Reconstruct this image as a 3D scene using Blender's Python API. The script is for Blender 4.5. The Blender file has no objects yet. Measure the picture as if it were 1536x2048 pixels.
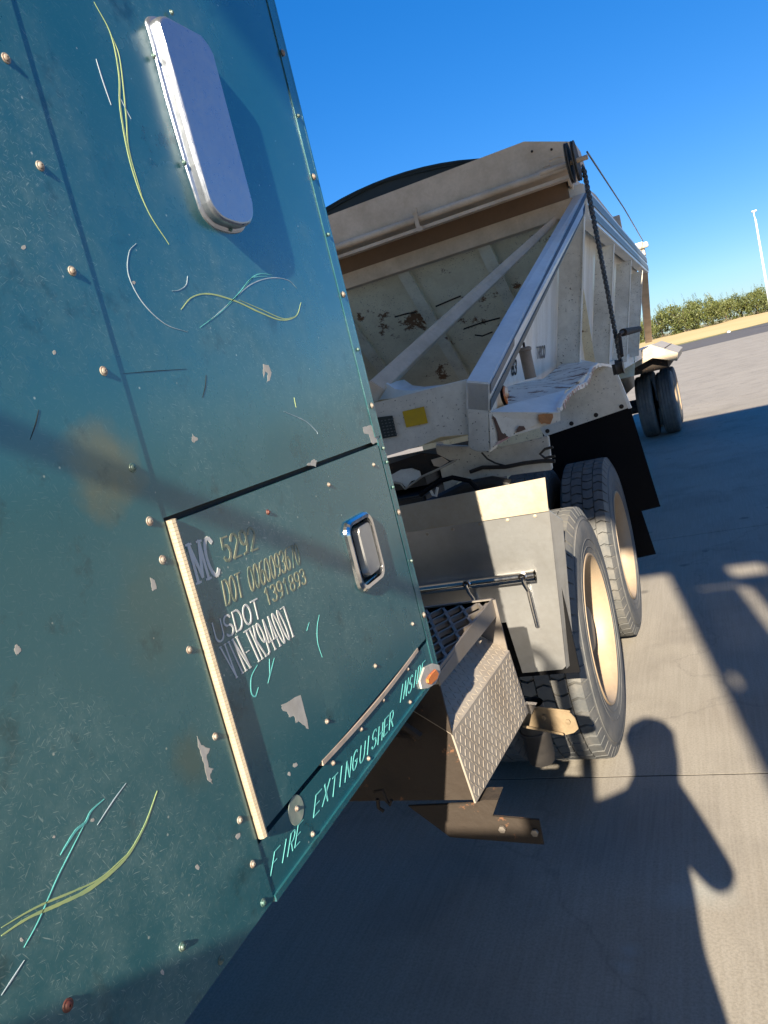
import bpy, bmesh, math, random
import numpy as np
from math import sin, cos, pi, radians, sqrt, atan2
from mathutils import Vector, Matrix
random.seed(7)
S = bpy.context.scene
COL = S.collection

# ------------------------------------------------------------------ camera
F, PITCH, ROLL, YAW, CH = 1505.0, radians(8.0), radians(14.0), radians(24.1), 1.65
fw = np.array([-sin(YAW)*cos(PITCH), cos(YAW)*cos(PITCH), -sin(PITCH)])
rt = np.array([cos(YAW), sin(YAW), 0.0]); up = np.cross(rt, fw)
ir = cos(ROLL)*rt - sin(ROLL)*up
iu = cos(ROLL)*up + sin(ROLL)*rt
cam = bpy.data.objects.new('camera', bpy.data.cameras.new('camera')); COL.objects.link(cam)
cam.matrix_world = Matrix(((ir[0], iu[0], -fw[0], 0), (ir[1], iu[1], -fw[1], 0), (ir[2], iu[2], -fw[2], CH), (0, 0, 0, 1)))
cam.data.sensor_fit = 'VERTICAL'; cam.data.sensor_height = 36; cam.data.lens = F/2048*36
cam.data.clip_start = 0.02; cam.data.clip_end = 3000
S.camera = cam

# ------------------------------------------------------------------ sky, sun, exposure
SKYG, SKYS, SKYV = 0.65, 1.7, 0.85
SUN = Vector((0.15, -1.0, 0.52)).normalized()          # towards the sun
W = bpy.data.worlds.new('World'); S.world = W; W.use_nodes = True
nt = W.node_tree; nt.nodes.clear()
sky = nt.nodes.new('ShaderNodeTexSky'); sky.sky_type = 'NISHITA'; sky.sun_disc = False
sky.sun_elevation = math.asin(SUN.z); sky.sun_rotation = atan2(SUN.x, SUN.y)
sky.air_density = 1.0; sky.dust_density = 0.1; sky.ozone_density = 3.5; sky.altitude = 300
bg = nt.nodes.new('ShaderNodeBackground'); bg.inputs['Strength'].default_value = 0.073
wo = nt.nodes.new('ShaderNodeOutputWorld')
gm = nt.nodes.new('ShaderNodeGamma'); gm.inputs[1].default_value = SKYG
hs = nt.nodes.new('ShaderNodeHueSaturation'); hs.inputs['Saturation'].default_value = SKYS; hs.inputs['Value'].default_value = SKYV
nt.links.new(sky.outputs[0], gm.inputs[0]); nt.links.new(gm.outputs[0], hs.inputs['Color']); tn = nt.nodes.new('ShaderNodeMix'); tn.data_type = 'RGBA'; tn.blend_type = 'MULTIPLY'; tn.inputs[0].default_value = 1; tn.inputs[7].default_value = (.86, 1.12, 1.55, 1); tn.clamp_result = False
nt.links.new(hs.outputs[0], tn.inputs[6]); nt.links.new(tn.outputs[2], bg.inputs[0]); nt.links.new(bg.outputs[0], wo.inputs[0])
sun = bpy.data.objects.new('sun', bpy.data.lights.new('sun', 'SUN')); COL.objects.link(sun)
sun.data.energy = 5.0; sun.data.angle = radians(0.53); sun.data.color = (1, 0.88, 0.70)
sun.rotation_euler = SUN.to_track_quat('Z', 'Y').to_euler(); sun.location = (2, -10, 10)
S.view_settings.view_transform = 'Standard'; S.view_settings.look = 'None'
S.view_settings.exposure = 1.6; S.view_settings.gamma = 1; S.view_settings.use_curve_mapping = False

# ------------------------------------------------------------------ survey: sight lines met with real planes
C0 = np.array([0, 0, CH])
def ray(px, py): return fw + (px-768)/F*ir - (py-1024)/F*iu
def gx(px, py, v): r = ray(px, py); return C0 + (v-C0[0])/r[0]*r
def gy(px, py, v): r = ray(px, py); return C0 + (v-C0[1])/r[1]*r
def gz(px, py, v): r = ray(px, py); return C0 + (v-C0[2])/r[2]*r
K = 0.0135; TO = np.array([-1.78, 3.5, 0.0]); _n = sqrt(1+K*K)
ey = np.array([K, 1, 0])/_n; ex = np.array([1, -K, 0])/_n
CL = np.array([(C0-TO)@ex, (C0-TO)@ey, CH])
def _tl(px, py, ax, v):
    r = ray(px, py); r = np.array([r@ex, r@ey, r[2]]); return CL + (v-CL[ax])/r[ax]*r
def TX(px, py, v): return _tl(px, py, 0, v)
def TY(px, py, v): return _tl(px, py, 1, v)
def TZ(px, py, v): return _tl(px, py, 2, v)

# ------------------------------------------------------------------ mesh helpers
class MB:
    def __init__(s): s.v = []; s.f = []
    def add(s, vs, fs):
        o = len(s.v); s.v += [tuple(float(c) for c in v) for v in vs]; s.f += [tuple(i+o for i in f) for f in fs]; return s
    def hexa(s, a, b):                               # a, b: matching rings of n points
        n = len(a)
        fs = [tuple(range(n))[::-1], tuple(range(n, 2*n))] + [(i, (i+1) % n, n+(i+1) % n, n+i) for i in range(n)]
        return s.add(list(a)+list(b), fs)
    def box(s, x0, x1, y0, y1, z0, z1):
        return s.hexa([(x0, y0, z0), (x1, y0, z0), (x1, y1, z0), (x0, y1, z0)], [(x0, y0, z1), (x1, y0, z1), (x1, y1, z1), (x0, y1, z1)])
    def prism(s, pts, d):                            # polygon pushed along d
        d = np.array(d, float); return s.hexa([np.array(p, float) for p in pts], [np.array(p, float)+d for p in pts])
    def bar(s, p, q, w, h, upv=(0, 0, 1)):           # rectangular bar p->q
        p = np.array(p, float); q = np.array(q, float); t = q-p; t /= np.linalg.norm(t)
        u = np.cross(t, upv)
        if np.linalg.norm(u) < 1e-6: u = np.cross(t, (1, 0, 0))
        u /= np.linalg.norm(u); n = np.cross(u, t)
        c = [(-w/2, -h/2), (w/2, -h/2), (w/2, h/2), (-w/2, h/2)]
        return s.hexa([p+u*a+n*b for a, b in c], [q+u*a+n*b for a, b in c])
    def tube(s, pts, r, n=10, cap=True):
        pts = [np.array(p, float) for p in pts]; m = len(pts); rs = r if hasattr(r, '__len__') else [r]*m
        o = len(s.v); ref = None
        for i, p in enumerate(pts):
            t = pts[min(i+1, m-1)]-pts[max(i-1, 0)]; t /= np.linalg.norm(t)
            if ref is None:
                ref = np.cross(t, (0, 0, 1));
                if np.linalg.norm(ref) < .1: ref = np.cross(t, (1, 0, 0))
            u = ref - t*(ref@t); u /= np.linalg.norm(u); ref = u; w = np.cross(t, u)
            for k in range(n):
                a = 2*pi*k/n; s.v.append(tuple(p+rs[i]*(cos(a)*u+sin(a)*w)))
        for i in range(m-1):
            for k in range(n):
                s.f.append((o+i*n+k, o+i*n+(k+1) % n, o+(i+1)*n+(k+1) % n, o+(i+1)*n+k))
        if cap: s.f.append(tuple(range(o, o+n))[::-1]); s.f.append(tuple(range(o+(m-1)*n, o+m*n)))
        return s
    def lathe(s, prof, n=48, axis='x', c=(0, 0, 0)):  # prof: (axial, radius)
        o = len(s.v); m = len(prof)
        for a_, r in prof:
            for k in range(n):
                t = 2*pi*k/n; y, z = r*cos(t), r*sin(t)
                p = (a_, y, z) if axis == 'x' else ((y, z, a_) if axis == 'z' else (y, a_, z))
                s.v.append((p[0]+c[0], p[1]+c[1], p[2]+c[2]))
        for i in range(m-1):
            for k in range(n):
                s.f.append((o+i*n+k, o+i*n+(k+1) % n, o+(i+1)*n+(k+1) % n, o+(i+1)*n+k))
        return s
    def build(s, name, m, parent=None, smooth=False, off=(0, 0, 0), bevel=0, loc=(0, 0, 0)):
        me = bpy.data.meshes.new(name); off = np.array(off)+np.array(loc)
        me.from_pydata([tuple(np.array(v)-off) for v in s.v], [], s.f)
        bm = bmesh.new(); bm.from_mesh(me); bmesh.ops.recalc_face_normals(bm, faces=bm.faces)
        if bevel: bmesh.ops.bevel(bm, geom=bm.edges[:]+bm.verts[:], offset=bevel, segments=2, affect='EDGES', clamp_overlap=True)
        bm.to_mesh(me); bm.free()
        if smooth:
            me.polygons.foreach_set('use_smooth', [True]*len(me.polygons))
            try: me.set_sharp_from_angle(angle=radians(35))
            except Exception: pass
        me.materials.append(m); o = bpy.data.objects.new(name, me); COL.objects.link(o)
        o.location = loc
        if parent: o.parent = parent
        return o
def tag(o, label=None, cat=None, group=None, kind=None):
    for k, v in (('label', label), ('category', cat), ('group', group), ('kind', kind)):
        if v: o[k] = v
    return o
def empty(name, loc=(0, 0, 0), rz=0):
    o = bpy.data.objects.new(name, None); COL.objects.link(o); o.location = loc; o.rotation_euler = (0, 0, rz); return o
def dup(src, parent, loc, rot=None, scale=None):
    c = src.copy(); COL.objects.link(c); c.parent = parent; c.location = loc
    if rot: c.rotation_euler = rot
    if scale: c.scale = scale
    return c

# ------------------------------------------------------------------ materials
def newmat(name):
    m = bpy.data.materials.new(name); m.use_nodes = True; n = m.node_tree.nodes; return m, n, m.node_tree.links, n['Principled BSDF']
def N(n, t, **kw):
    o = n.new(t)
    for k, v in kw.items():
        if k in o.inputs: o.inputs[k].default_value = v
        else: setattr(o, k, v)
    return o
def ramp(n, l, src, a, b, ca=(0, 0, 0, 1), cb=(1, 1, 1, 1)):
    r = n.new('ShaderNodeValToRGB'); r.color_ramp.elements[0].position = a; r.color_ramp.elements[1].position = b
    r.color_ramp.elements[0].color = ca; r.color_ramp.elements[1].color = cb; l.new(src, r.inputs[0]); return r.outputs[0]
def mix(n, l, fac, a, b):
    m = n.new('ShaderNodeMix'); m.data_type = 'RGBA'
    for s_, v in ((m.inputs[0], fac), (m.inputs[6], a), (m.inputs[7], b)):
        if hasattr(v, 'links'): l.new(v, s_)
        else: s_.default_value = v if not hasattr(v, '__len__') else (*v[:3], 1)
    return m.outputs[2]
def mul(n, l, a, b, op='MULTIPLY'):
    m = n.new('ShaderNodeMath'); m.operation = op
    for s_, v in ((m.inputs[0], a), (m.inputs[1], b)):
        if hasattr(v, 'links'): l.new(v, s_)
        else: s_.default_value = v
    return m.outputs[0]
def surf(name, base, rough=.6, metal=0, dirt=(.12, .09, .06), damt=.35, dscale=3, rust=0, rcol=(.09, .035, .015), rscale=8, bump=.15, bscale=60, speck=0, coat=0, stretch=None, spec=.5):
    m, n, l, p = newmat(name)
    tc = n.new('ShaderNodeTexCoord'); v = tc.outputs['Object']
    if stretch:
        mp = n.new('ShaderNodeMapping'); mp.inputs['Scale'].default_value = stretch; l.new(v, mp.inputs[0]); vs = mp.outputs[0]
    else: vs = v
    a = N(n, 'ShaderNodeTexNoise', Scale=dscale, Detail=8, Roughness=.65); l.new(vs, a.inputs['Vector'])
    col = mix(n, l, mul(n, l, ramp(n, l, a.outputs[0], .42, .72), damt), base, dirt)
    f = N(n, 'ShaderNodeTexNoise', Scale=dscale*14, Detail=4, Roughness=.6); l.new(v, f.inputs['Vector'])
    col = mix(n, l, mul(n, l, ramp(n, l, f.outputs[0], .35, .8), damt*.35), col, dirt)
    r0 = rough
    if rust:
        r = N(n, 'ShaderNodeTexNoise', Scale=rscale, Detail=10, Roughness=.72); l.new(v, r.inputs['Vector'])
        rf = ramp(n, l, r.outputs[0], .74-rust*.36, .76-rust*.33)
        rn = N(n, 'ShaderNodeTexNoise', Scale=rscale*6, Detail=5); l.new(v, rn.inputs['Vector'])
        rc = mix(n, l, rn.outputs[0], rcol, tuple(min(1, c*2.6) for c in rcol))
        col = mix(n, l, rf, col, rc)
        mr = n.new('ShaderNodeMapRange'); mr.inputs['To Min'].default_value = rough; mr.inputs['To Max'].default_value = .9; l.new(rf, mr.inputs[0]); l.new(mr.outputs[0], p.inputs['Roughness'])
    else:
        mr = n.new('ShaderNodeMapRange'); mr.inputs['To Min'].default_value = max(.02, rough-.12); mr.inputs['To Max'].default_value = min(1, rough+.15); l.new(f.outputs[0], mr.inputs[0]); l.new(mr.outputs[0], p.inputs['Roughness'])
    if speck:
        s_ = N(n, 'ShaderNodeTexNoise', Scale=95, Detail=2); l.new(v, s_.inputs['Vector'])
        big = N(n, 'ShaderNodeTexNoise', Scale=4, Detail=3); l.new(v, big.inputs['Vector'])
        col = mix(n, l, mul(n, l, ramp(n, l, s_.outputs[0], .68-.03*speck, .72-.03*speck), ramp(n, l, big.outputs[0], .4, .6)), col, (.05, .035, .025))
    l.new(col, p.inputs['Base Color']); p.inputs['Metallic'].default_value = metal; p.inputs['Specular IOR Level'].default_value = spec
    if coat: p.inputs['Coat Weight'].default_value = coat; p.inputs['Coat Roughness'].default_value = .08
    if bump:
        b = n.new('ShaderNodeBump'); b.inputs['Strength'].default_value = bump; b.inputs['Distance'].default_value = .004
        bn = N(n, 'ShaderNodeTexNoise', Scale=bscale, Detail=6); l.new(v, bn.inputs['Vector']); l.new(bn.outputs[0], b.inputs['Height']); l.new(b.outputs[0], p.inputs['Normal'])
    return m
def teal_paint():
    m, n, l, p = newmat('teal_paint')
    tc = n.new('ShaderNodeTexCoord'); v = tc.outputs['Object']
    big = N(n, 'ShaderNodeTexNoise', Scale=3.2, Detail=7, Roughness=.6); l.new(v, big.inputs['Vector'])
    col = mix(n, l, ramp(n, l, big.outputs[0], .35, .7), (.016, .115, .142), (.040, .142, .155))
    tan = N(n, 'ShaderNodeTexNoise', Scale=1.7, Detail=3); l.new(v, tan.inputs['Vector'])
    col = mix(n, l, mul(n, l, ramp(n, l, tan.outputs[0], .66, .78), .35), col, (.13, .12, .05))
    for (py_, pz_, rad_, kk, cc) in ((.595, 1.655, .075, .62, (.20, .155, .06)), (.585, 1.335, .05, .35, (.13, .12, .05)), (.60, 1.50, .10, .25, (.10, .12, .07))):
        ds = n.new('ShaderNodeVectorMath'); ds.operation = 'DISTANCE'; l.new(v, ds.inputs[0]); ds.inputs[1].default_value = (1.2, py_, pz_)
        sn = N(n, 'ShaderNodeTexNoise', Scale=22, Detail=6); l.new(v, sn.inputs['Vector'])
        dd = mul(n, l, ds.outputs['Value'], mul(n, l, sn.outputs[0], rad_*.9), 'ADD')
        col = mix(n, l, mul(n, l, ramp(n, l, dd, rad_*.75, rad_*1.25, (1, 1, 1, 1), (0, 0, 0, 1)), kk), col, cc)
    mask = N(n, 'ShaderNodeTexNoise', Scale=3.2, Detail=6, Roughness=.62); l.new(v, mask.inputs['Vector'])
    mk = ramp(n, l, mask.outputs[0], .47, .66)
    tot = None
    for ang, sc, th, k in ((20, 700, .695, .6), (-35, 900, .70, .5), (70, 620, .705, .55), (-80, 1200, .70, .35), (48, 500, .75, .6), (12, 640, .725, .5)):
        mp = n.new('ShaderNodeMapping'); mp.inputs['Rotation'].default_value = (radians(ang), 0, 0); l.new(v, mp.inputs[0])
        m2 = n.new('ShaderNodeMapping'); m2.inputs['Scale'].default_value = (1, .11, 1); l.new(mp.outputs[0], m2.inputs[0])
        s_ = N(n, 'ShaderNodeTexNoise', Scale=sc, Detail=1.5, Roughness=.5, Distortion=0); l.new(m2.outputs[0], s_.inputs['Vector'])
        q = mul(n, l, ramp(n, l, s_.outputs[0], th-.03, th+.02), k)
        tot = q if tot is None else mul(n, l, tot, q, 'MAXIMUM')
    scr = mul(n, l, tot, mul(n, l, mul(n, l, mk, .85), .15, 'ADD'))
    col = mix(n, l, scr, col, (.42, .52, .47))
    haze = N(n, 'ShaderNodeTexNoise', Scale=38, Detail=7, Roughness=.75); l.new(v, haze.inputs['Vector'])
    col = mix(n, l, mul(n, l, mul(n, l, ramp(n, l, haze.outputs[0], .42, .72), mk), .45), col, (.2, .3, .28))
    vo = N(n, 'ShaderNodeTexVoronoi', Scale=34); l.new(v, vo.inputs['Vector'])
    chip = ramp(n, l, vo.outputs['Distance'], .03, .055, (1, 1, 1, 1), (0, 0, 0, 1))
    col = mix(n, l, mul(n, l, chip, .7), col, (.5, .54, .46))
    dk = N(n, 'ShaderNodeTexNoise', Scale=14, Detail=6, Roughness=.7); l.new(v, dk.inputs['Vector'])
    col = mix(n, l, mul(n, l, ramp(n, l, dk.outputs[0], .58, .72), .55), col, (.005, .02, .022))
    l.new(col, p.inputs['Base Color'])
    mr = n.new('ShaderNodeMapRange'); mr.inputs['To Min'].default_value = .24; mr.inputs['To Max'].default_value = .5; l.new(mk, mr.inputs[0]); l.new(mr.outputs[0], p.inputs['Roughness'])
    p.inputs['Metallic'].default_value = .25; p.inputs['Specular IOR Level'].default_value = .75
    p.inputs['Coat Weight'].default_value = .65; p.inputs['Coat Roughness'].default_value = .2
    b = n.new('ShaderNodeBump'); b.inputs['Strength'].default_value = .12; b.inputs['Distance'].default_value = .02
    bn = N(n, 'ShaderNodeTexNoise', Scale=2.5, Detail=2); l.new(v, bn.inputs['Vector']); l.new(bn.outputs[0], b.inputs['Height']); l.new(b.outputs[0], p.inputs['Normal'])
    return m
def concrete():
    m, n, l, p = newmat('concrete')
    g = n.new('ShaderNodeNewGeometry'); v = g.outputs['Position']
    a = N(n, 'ShaderNodeTexNoise', Scale=.5, Detail=9, Roughness=.62); l.new(v, a.inputs['Vector'])
    col = mix(n, l, ramp(n, l, a.outputs[0], .35, .68), (.38, .345, .29), (.29, .265, .22))
    st = N(n, 'ShaderNodeTexNoise', Scale=1.6, Detail=6, Roughness=.6, Distortion=.4); l.new(v, st.inputs['Vector'])
    col = mix(n, l, mul(n, l, ramp(n, l, st.outputs[0], .5, .72), .6), col, (.13, .115, .10))
    fi = N(n, 'ShaderNodeTexNoise', Scale=120, Detail=4, Roughness=.7); l.new(v, fi.inputs['Vector'])
    col = mix(n, l, mul(n, l, ramp(n, l, fi.outputs[0], .42, .62), .5), col, (.15, .135, .11))
    oil = N(n, 'ShaderNodeTexVoronoi', Scale=2.2, Randomness=1); l.new(v, oil.inputs['Vector'])
    on = N(n, 'ShaderNodeTexNoise', Scale=9, Detail=4); l.new(v, on.inputs['Vector'])
    dd = mul(n, l, oil.outputs['Distance'], mul(n, l, on.outputs[0], .12), 'SUBTRACT')
    col = mix(n, l, mul(n, l, ramp(n, l, dd, .015, .05, (1, 1, 1, 1), (0, 0, 0, 1)), .7), col, (.06, .055, .05))
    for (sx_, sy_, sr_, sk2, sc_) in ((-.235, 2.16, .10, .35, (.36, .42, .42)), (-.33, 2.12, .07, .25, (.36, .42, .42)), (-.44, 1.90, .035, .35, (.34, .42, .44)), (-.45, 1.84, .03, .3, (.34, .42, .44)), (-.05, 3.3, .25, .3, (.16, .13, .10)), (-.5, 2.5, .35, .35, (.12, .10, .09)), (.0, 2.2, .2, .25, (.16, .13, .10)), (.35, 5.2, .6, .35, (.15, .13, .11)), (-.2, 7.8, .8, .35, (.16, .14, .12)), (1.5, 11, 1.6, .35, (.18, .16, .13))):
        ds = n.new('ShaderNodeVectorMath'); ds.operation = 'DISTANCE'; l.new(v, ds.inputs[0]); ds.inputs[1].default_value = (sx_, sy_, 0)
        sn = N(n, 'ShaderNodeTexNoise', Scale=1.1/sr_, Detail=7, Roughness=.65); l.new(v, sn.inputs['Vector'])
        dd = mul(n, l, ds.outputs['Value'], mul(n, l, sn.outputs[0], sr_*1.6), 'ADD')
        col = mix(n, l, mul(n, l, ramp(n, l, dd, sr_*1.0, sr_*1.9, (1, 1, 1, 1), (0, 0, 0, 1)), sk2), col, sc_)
    # hairline crack
    wn = N(n, 'ShaderNodeTexNoise', Scale=2.4, Detail=5, Roughness=.6); l.new(v, wn.inputs['Vector'])
    av = n.new('ShaderNodeMix'); av.data_type = 'VECTOR'; av.inputs[0].default_value = .35; l.new(v, av.inputs[4]); l.new(wn.outputs['Color'], av.inputs[5])
    cr = N(n, 'ShaderNodeTexVoronoi', Scale=.75, feature='DISTANCE_TO_EDGE'); l.new(av.outputs[1], cr.inputs['Vector'])
    cf = ramp(n, l, cr.outputs[0], .002, .006, (1, 1, 1, 1), (0, 0, 0, 1))
    col = mix(n, l, mul(n, l, cf, .22), col, (.07, .06, .055))
    # brushed lines
    mp = n.new('ShaderNodeMapping'); mp.inputs['Scale'].default_value = (1, .03, 1); l.new(v, mp.inputs[0])
    br = N(n, 'ShaderNodeTexNoise', Scale=85, Detail=3); l.new(mp.outputs[0], br.inputs['Vector'])
    col = mix(n, l, mul(n, l, ramp(n, l, br.outputs[0], .4, .62), .09), col, (.5, .47, .42))
    l.new(col, p.inputs['Base Color']); p.inputs['Roughness'].default_value = .82
    b = n.new('ShaderNodeBump'); b.inputs['Strength'].default_value = .18; b.inputs['Distance'].default_value = .003; l.new(br.outputs[0], b.inputs['Height'])
    b2 = n.new('ShaderNodeBump'); b2.inputs['Strength'].default_value = .25; b2.inputs['Distance'].default_value = .003; l.new(fi.outputs[0], b2.inputs['Height']); l.new(b.outputs[0], b2.inputs['Normal'])
    l.new(b2.outputs[0], p.inputs['Normal'])
    return m
def leaves(name, c1, c2):
    m, n, l, p = newmat(name)
    g = n.new('ShaderNodeObjectInfo'); a = N(n, 'ShaderNodeTexNoise', Scale=1.4, Detail=4)
    tc = n.new('ShaderNodeTexCoord'); l.new(tc.outputs['Object'], a.inputs['Vector'])
    col = mix(n, l, ramp(n, l, a.outputs[0], .35, .65), c1, c2)
    l.new(col, p.inputs['Base Color']); p.inputs['Roughness'].default_value = .6
    return m
M = {}
M['teal'] = teal_paint()
M['white'] = surf('old_white_paint', (.80, .76, .66), .55, dirt=(.22, .17, .11), damt=.55, dscale=2.2, rust=.12, rscale=5, speck=1)
M['white_clean'] = surf('white_paint', (.88, .86, .80), .42, dirt=(.28, .24, .18), damt=.35, dscale=2, rust=.05, rscale=6, coat=.2)
M['white_rusty'] = surf('rusty_white_paint', (.82, .78, .70), .5, dirt=(.3, .22, .15), damt=.5, dscale=6, rust=.56, rscale=7, rcol=(.11, .06, .04))
M['hopper'] = surf('hopper_paint', (.88, .80, .58), .55, dirt=(.48, .36, .2), damt=.5, dscale=2.4, rust=.42, rscale=3.4, rcol=(.12, .06, .028), speck=1)
M['ribpaint'] = surf('rib_paint', (.88, .82, .64), .6, dirt=(.36, .28, .17), damt=.5, dscale=4, rust=.18, rscale=5, speck=1)
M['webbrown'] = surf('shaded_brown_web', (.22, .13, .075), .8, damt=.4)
M['canister'] = surf('grimy_brown_metal', (.26, .20, .15), .5, metal=.2, dirt=(.1, .07, .05), damt=.6, dscale=12)
M['white_streak'] = surf('streaked_white_paint', (.90, .88, .82), .4, dirt=(.42, .36, .26), damt=.6, dscale=5, stretch=(1, 1, .12), coat=.2)
M['tan'] = surf('dusty_cream_paint', (.74, .56, .39), .65, dirt=(.42, .29, .17), damt=.7, dscale=4, rust=.08)
M['stripe'] = surf('gray_stripe', (.13, .145, .155), .45, damt=.3)
M['stripe_dark'] = surf('dark_stripe', (.05, .075, .09), .45, damt=.2)
M['alu'] = surf('worn_aluminium', (.47, .475, .47), .34, metal=.8, dirt=(.26, .23, .19), damt=.4, dscale=5, rust=.10, rcol=(.25, .15, .07), bump=.1)
M['alu_dusty'] = surf('dusty_aluminium', (.46, .41, .32), .5, metal=.3, dirt=(.34, .24, .13), damt=.6, dscale=7, rust=.18, rcol=(.3, .18, .08))
M['chrome'] = surf('chrome', (.8, .79, .77), .12, metal=1, dirt=(.3, .28, .25), damt=.2, bump=.03)
M['cover'] = surf('satin_cover_metal', (.33, .36, .42), .30, metal=.85, dirt=(.5, .5, .5), damt=.25, bump=.04, dscale=9)
M['steel'] = surf('dirty_steel', (.26, .235, .21), .5, metal=.5, dirt=(.2, .15, .1), damt=.5, dscale=6, rust=.1, bump=.1)
M['plate'] = surf('tread_plate_paint', (.30, .265, .22), .6, metal=.05, dirt=(.2, .15, .10), damt=.6, dscale=5, bump=.1)
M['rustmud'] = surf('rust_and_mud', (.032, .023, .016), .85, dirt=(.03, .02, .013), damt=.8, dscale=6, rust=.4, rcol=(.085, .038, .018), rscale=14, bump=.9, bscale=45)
M['tanbracket'] = surf('muddy_yellow_bracket', (.25, .185, .11), .7, dirt=(.1, .07, .04), damt=.7, dscale=9, rust=.2, bump=.3)
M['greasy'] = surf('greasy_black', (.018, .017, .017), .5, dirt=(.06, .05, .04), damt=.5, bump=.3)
M['rubber'] = surf('tyre_rubber', (.085, .09, .092), .75, dirt=(.22, .20, .17), damt=.65, dscale=7, rust=.12, rcol=(.2, .12, .06), rscale=9, bump=.3, bscale=90)
M['flap'] = surf('black_flap_rubber', (.004, .004, .005), .75, spec=.15, dirt=(.02, .02, .018), damt=.15, dscale=5, bump=.1)
M['rim'] = surf('cream_rim', (.37, .28, .185), .55, dirt=(.22, .15, .09), damt=.5, dscale=5, rust=.04, bump=.1)
M['hinge'] = surf('cream_hinge', (.40, .34, .25), .5, damt=.3, dscale=20)
M['seal'] = surf('pale_seal', (.42, .34, .28), .7, damt=.4, dscale=20)
M['black'] = surf('black_gap', (.006, .007, .007), .6, damt=.1)
M['screw'] = surf('weathered_screw', (.30, .275, .235), .55, metal=.1, dirt=(.2, .1, .06), damt=.7, dscale=40, bump=.1)
M['screw_teal'] = surf('painted_screw', (.05, .13, .12), .4, metal=.3, dirt=(.3, .28, .22), damt=.5, dscale=60, bump=.1)
M['screw_red'] = surf('rusty_red_screw', (.12, .03, .025), .6, damt=.4, dscale=60)
M['letter'] = surf('white_lettering', (.62, .62, .60), .5, damt=.15, dscale=30)
M['ghost'] = surf('ghost_lettering', (.30, .29, .19), .6, dirt=(.03, .09, .085), damt=1.0, dscale=55, bump=0)
M['turq'] = surf('turquoise_line', (.14, .52, .50), .5, dirt=(.05, .2, .2), damt=.5, dscale=40, bump=0)
M['lime'] = surf('lime_line', (.42, .50, .20), .5, dirt=(.15, .3, .2), damt=.5, dscale=30, bump=0)
M['paleline'] = surf('pale_line', (.45, .52, .58), .5, dirt=(.1, .2, .25), damt=.6, dscale=30, bump=0)
M['primer'] = surf('bare_primer_chip', (.46, .44, .40), .6, damt=.3, dscale=40, bump=.1)
M['orangerust'] = surf('bare_orange_rust', (.42, .19, .07), .8, dirt=(.15, .08, .05), damt=.8, dscale=14)
M['brownrust'] = surf('dark_brown_rust', (.10, .055, .04), .8, dirt=(.16, .10, .07), damt=.7, dscale=14)
M['barepatch'] = surf('thin_bare_patch', (.15, .21, .18), .6, dirt=(.35, .34, .28), damt=.6, dscale=40)
M['sheave'] = surf('dull_sheave_steel', (.05, .045, .04), .75, dirt=(.15, .12, .09), damt=.6, dscale=20)
M['orange'] = surf('orange_lens', (.75, .22, .05), .3, damt=.2, dscale=30, coat=.5)
M['yellow'] = surf('yellow_sticker', (.62, .40, .01), .5, dirt=(.3, .2, .05), damt=.35, dscale=20)
M['nameplate'] = surf('dark_nameplate', (.03, .045, .045), .4, metal=.3, damt=.2)
M['chain'] = surf('chain_metal', (.05, .05, .055), .4, metal=.8, dirt=(.5, .45, .4), damt=.3, dscale=50)
M['tarp'] = surf('dark_tarp', (.018, .024, .022), .6, dirt=(.05, .05, .045), damt=.4, dscale=4, bump=.3, bscale=12)
M['redwhite'] = surf('torn_red_tape', (.42, .12, .09), .5, dirt=(.6, .58, .55), damt=.9, dscale=25)
M['concrete'] = concrete()
M['asphalt'] = surf('asphalt', (.075, .072, .072), .9, dirt=(.11, .1, .095), damt=.6, dscale=.3, bump=.3)
M['subbase'] = surf('joint_dirt', (.012, .010, .009), .95, damt=.3)
M['drygrass'] = surf('dry_grass_ground', (.50, .36, .18), .95, dirt=(.3, .27, .10), damt=.6, dscale=.25, bump=.5, bscale=2, stretch=(.25, 1, 1))
M['greengrass'] = surf('green_grass_edge', (.16, .17, .05), .95, dirt=(.3, .24, .1), damt=.8, dscale=.4)
M['farland'] = surf('far_ground', (.24, .2, .1), .95, dirt=(.14, .15, .05), damt=.8, dscale=.02)
M['leaf_a'] = leaves('olive_leaves', (.10, .11, .024), (.05, .07, .017))
M['leaf_b'] = leaves('green_leaves', (.062, .085, .020), (.115, .118, .027))
M['bark'] = surf('bark', (.09, .07, .05), .9, damt=.5)
M['lamp_paint'] = surf('white_pole_paint', (.7, .7, .7), .4, damt=.1)
M['canopy'] = surf('canopy_metal', (.6, .6, .6), .5, damt=.2)
M['glass'] = newmat('tinted_glass')[0]
_p = M['glass'].node_tree.nodes['Principled BSDF']; _p.inputs['Transmission Weight'].default_value = 1; _p.inputs['Roughness'].default_value = .02; _p.inputs['Base Color'].default_value = (.55, .6, .6, 1); _p.inputs['IOR'].default_value = 1.05
M['skin'] = surf('skin', (.5, .3, .2), .5, damt=.1, bump=.05)
M['shirt'] = surf('work_shirt', (.10, .13, .19), .9, damt=.2)
M['jeans'] = surf('denim', (.04, .06, .12), .9, damt=.3)
M['hair'] = surf('dark_hair', (.02, .015, .01), .6, damt=.1)

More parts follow.
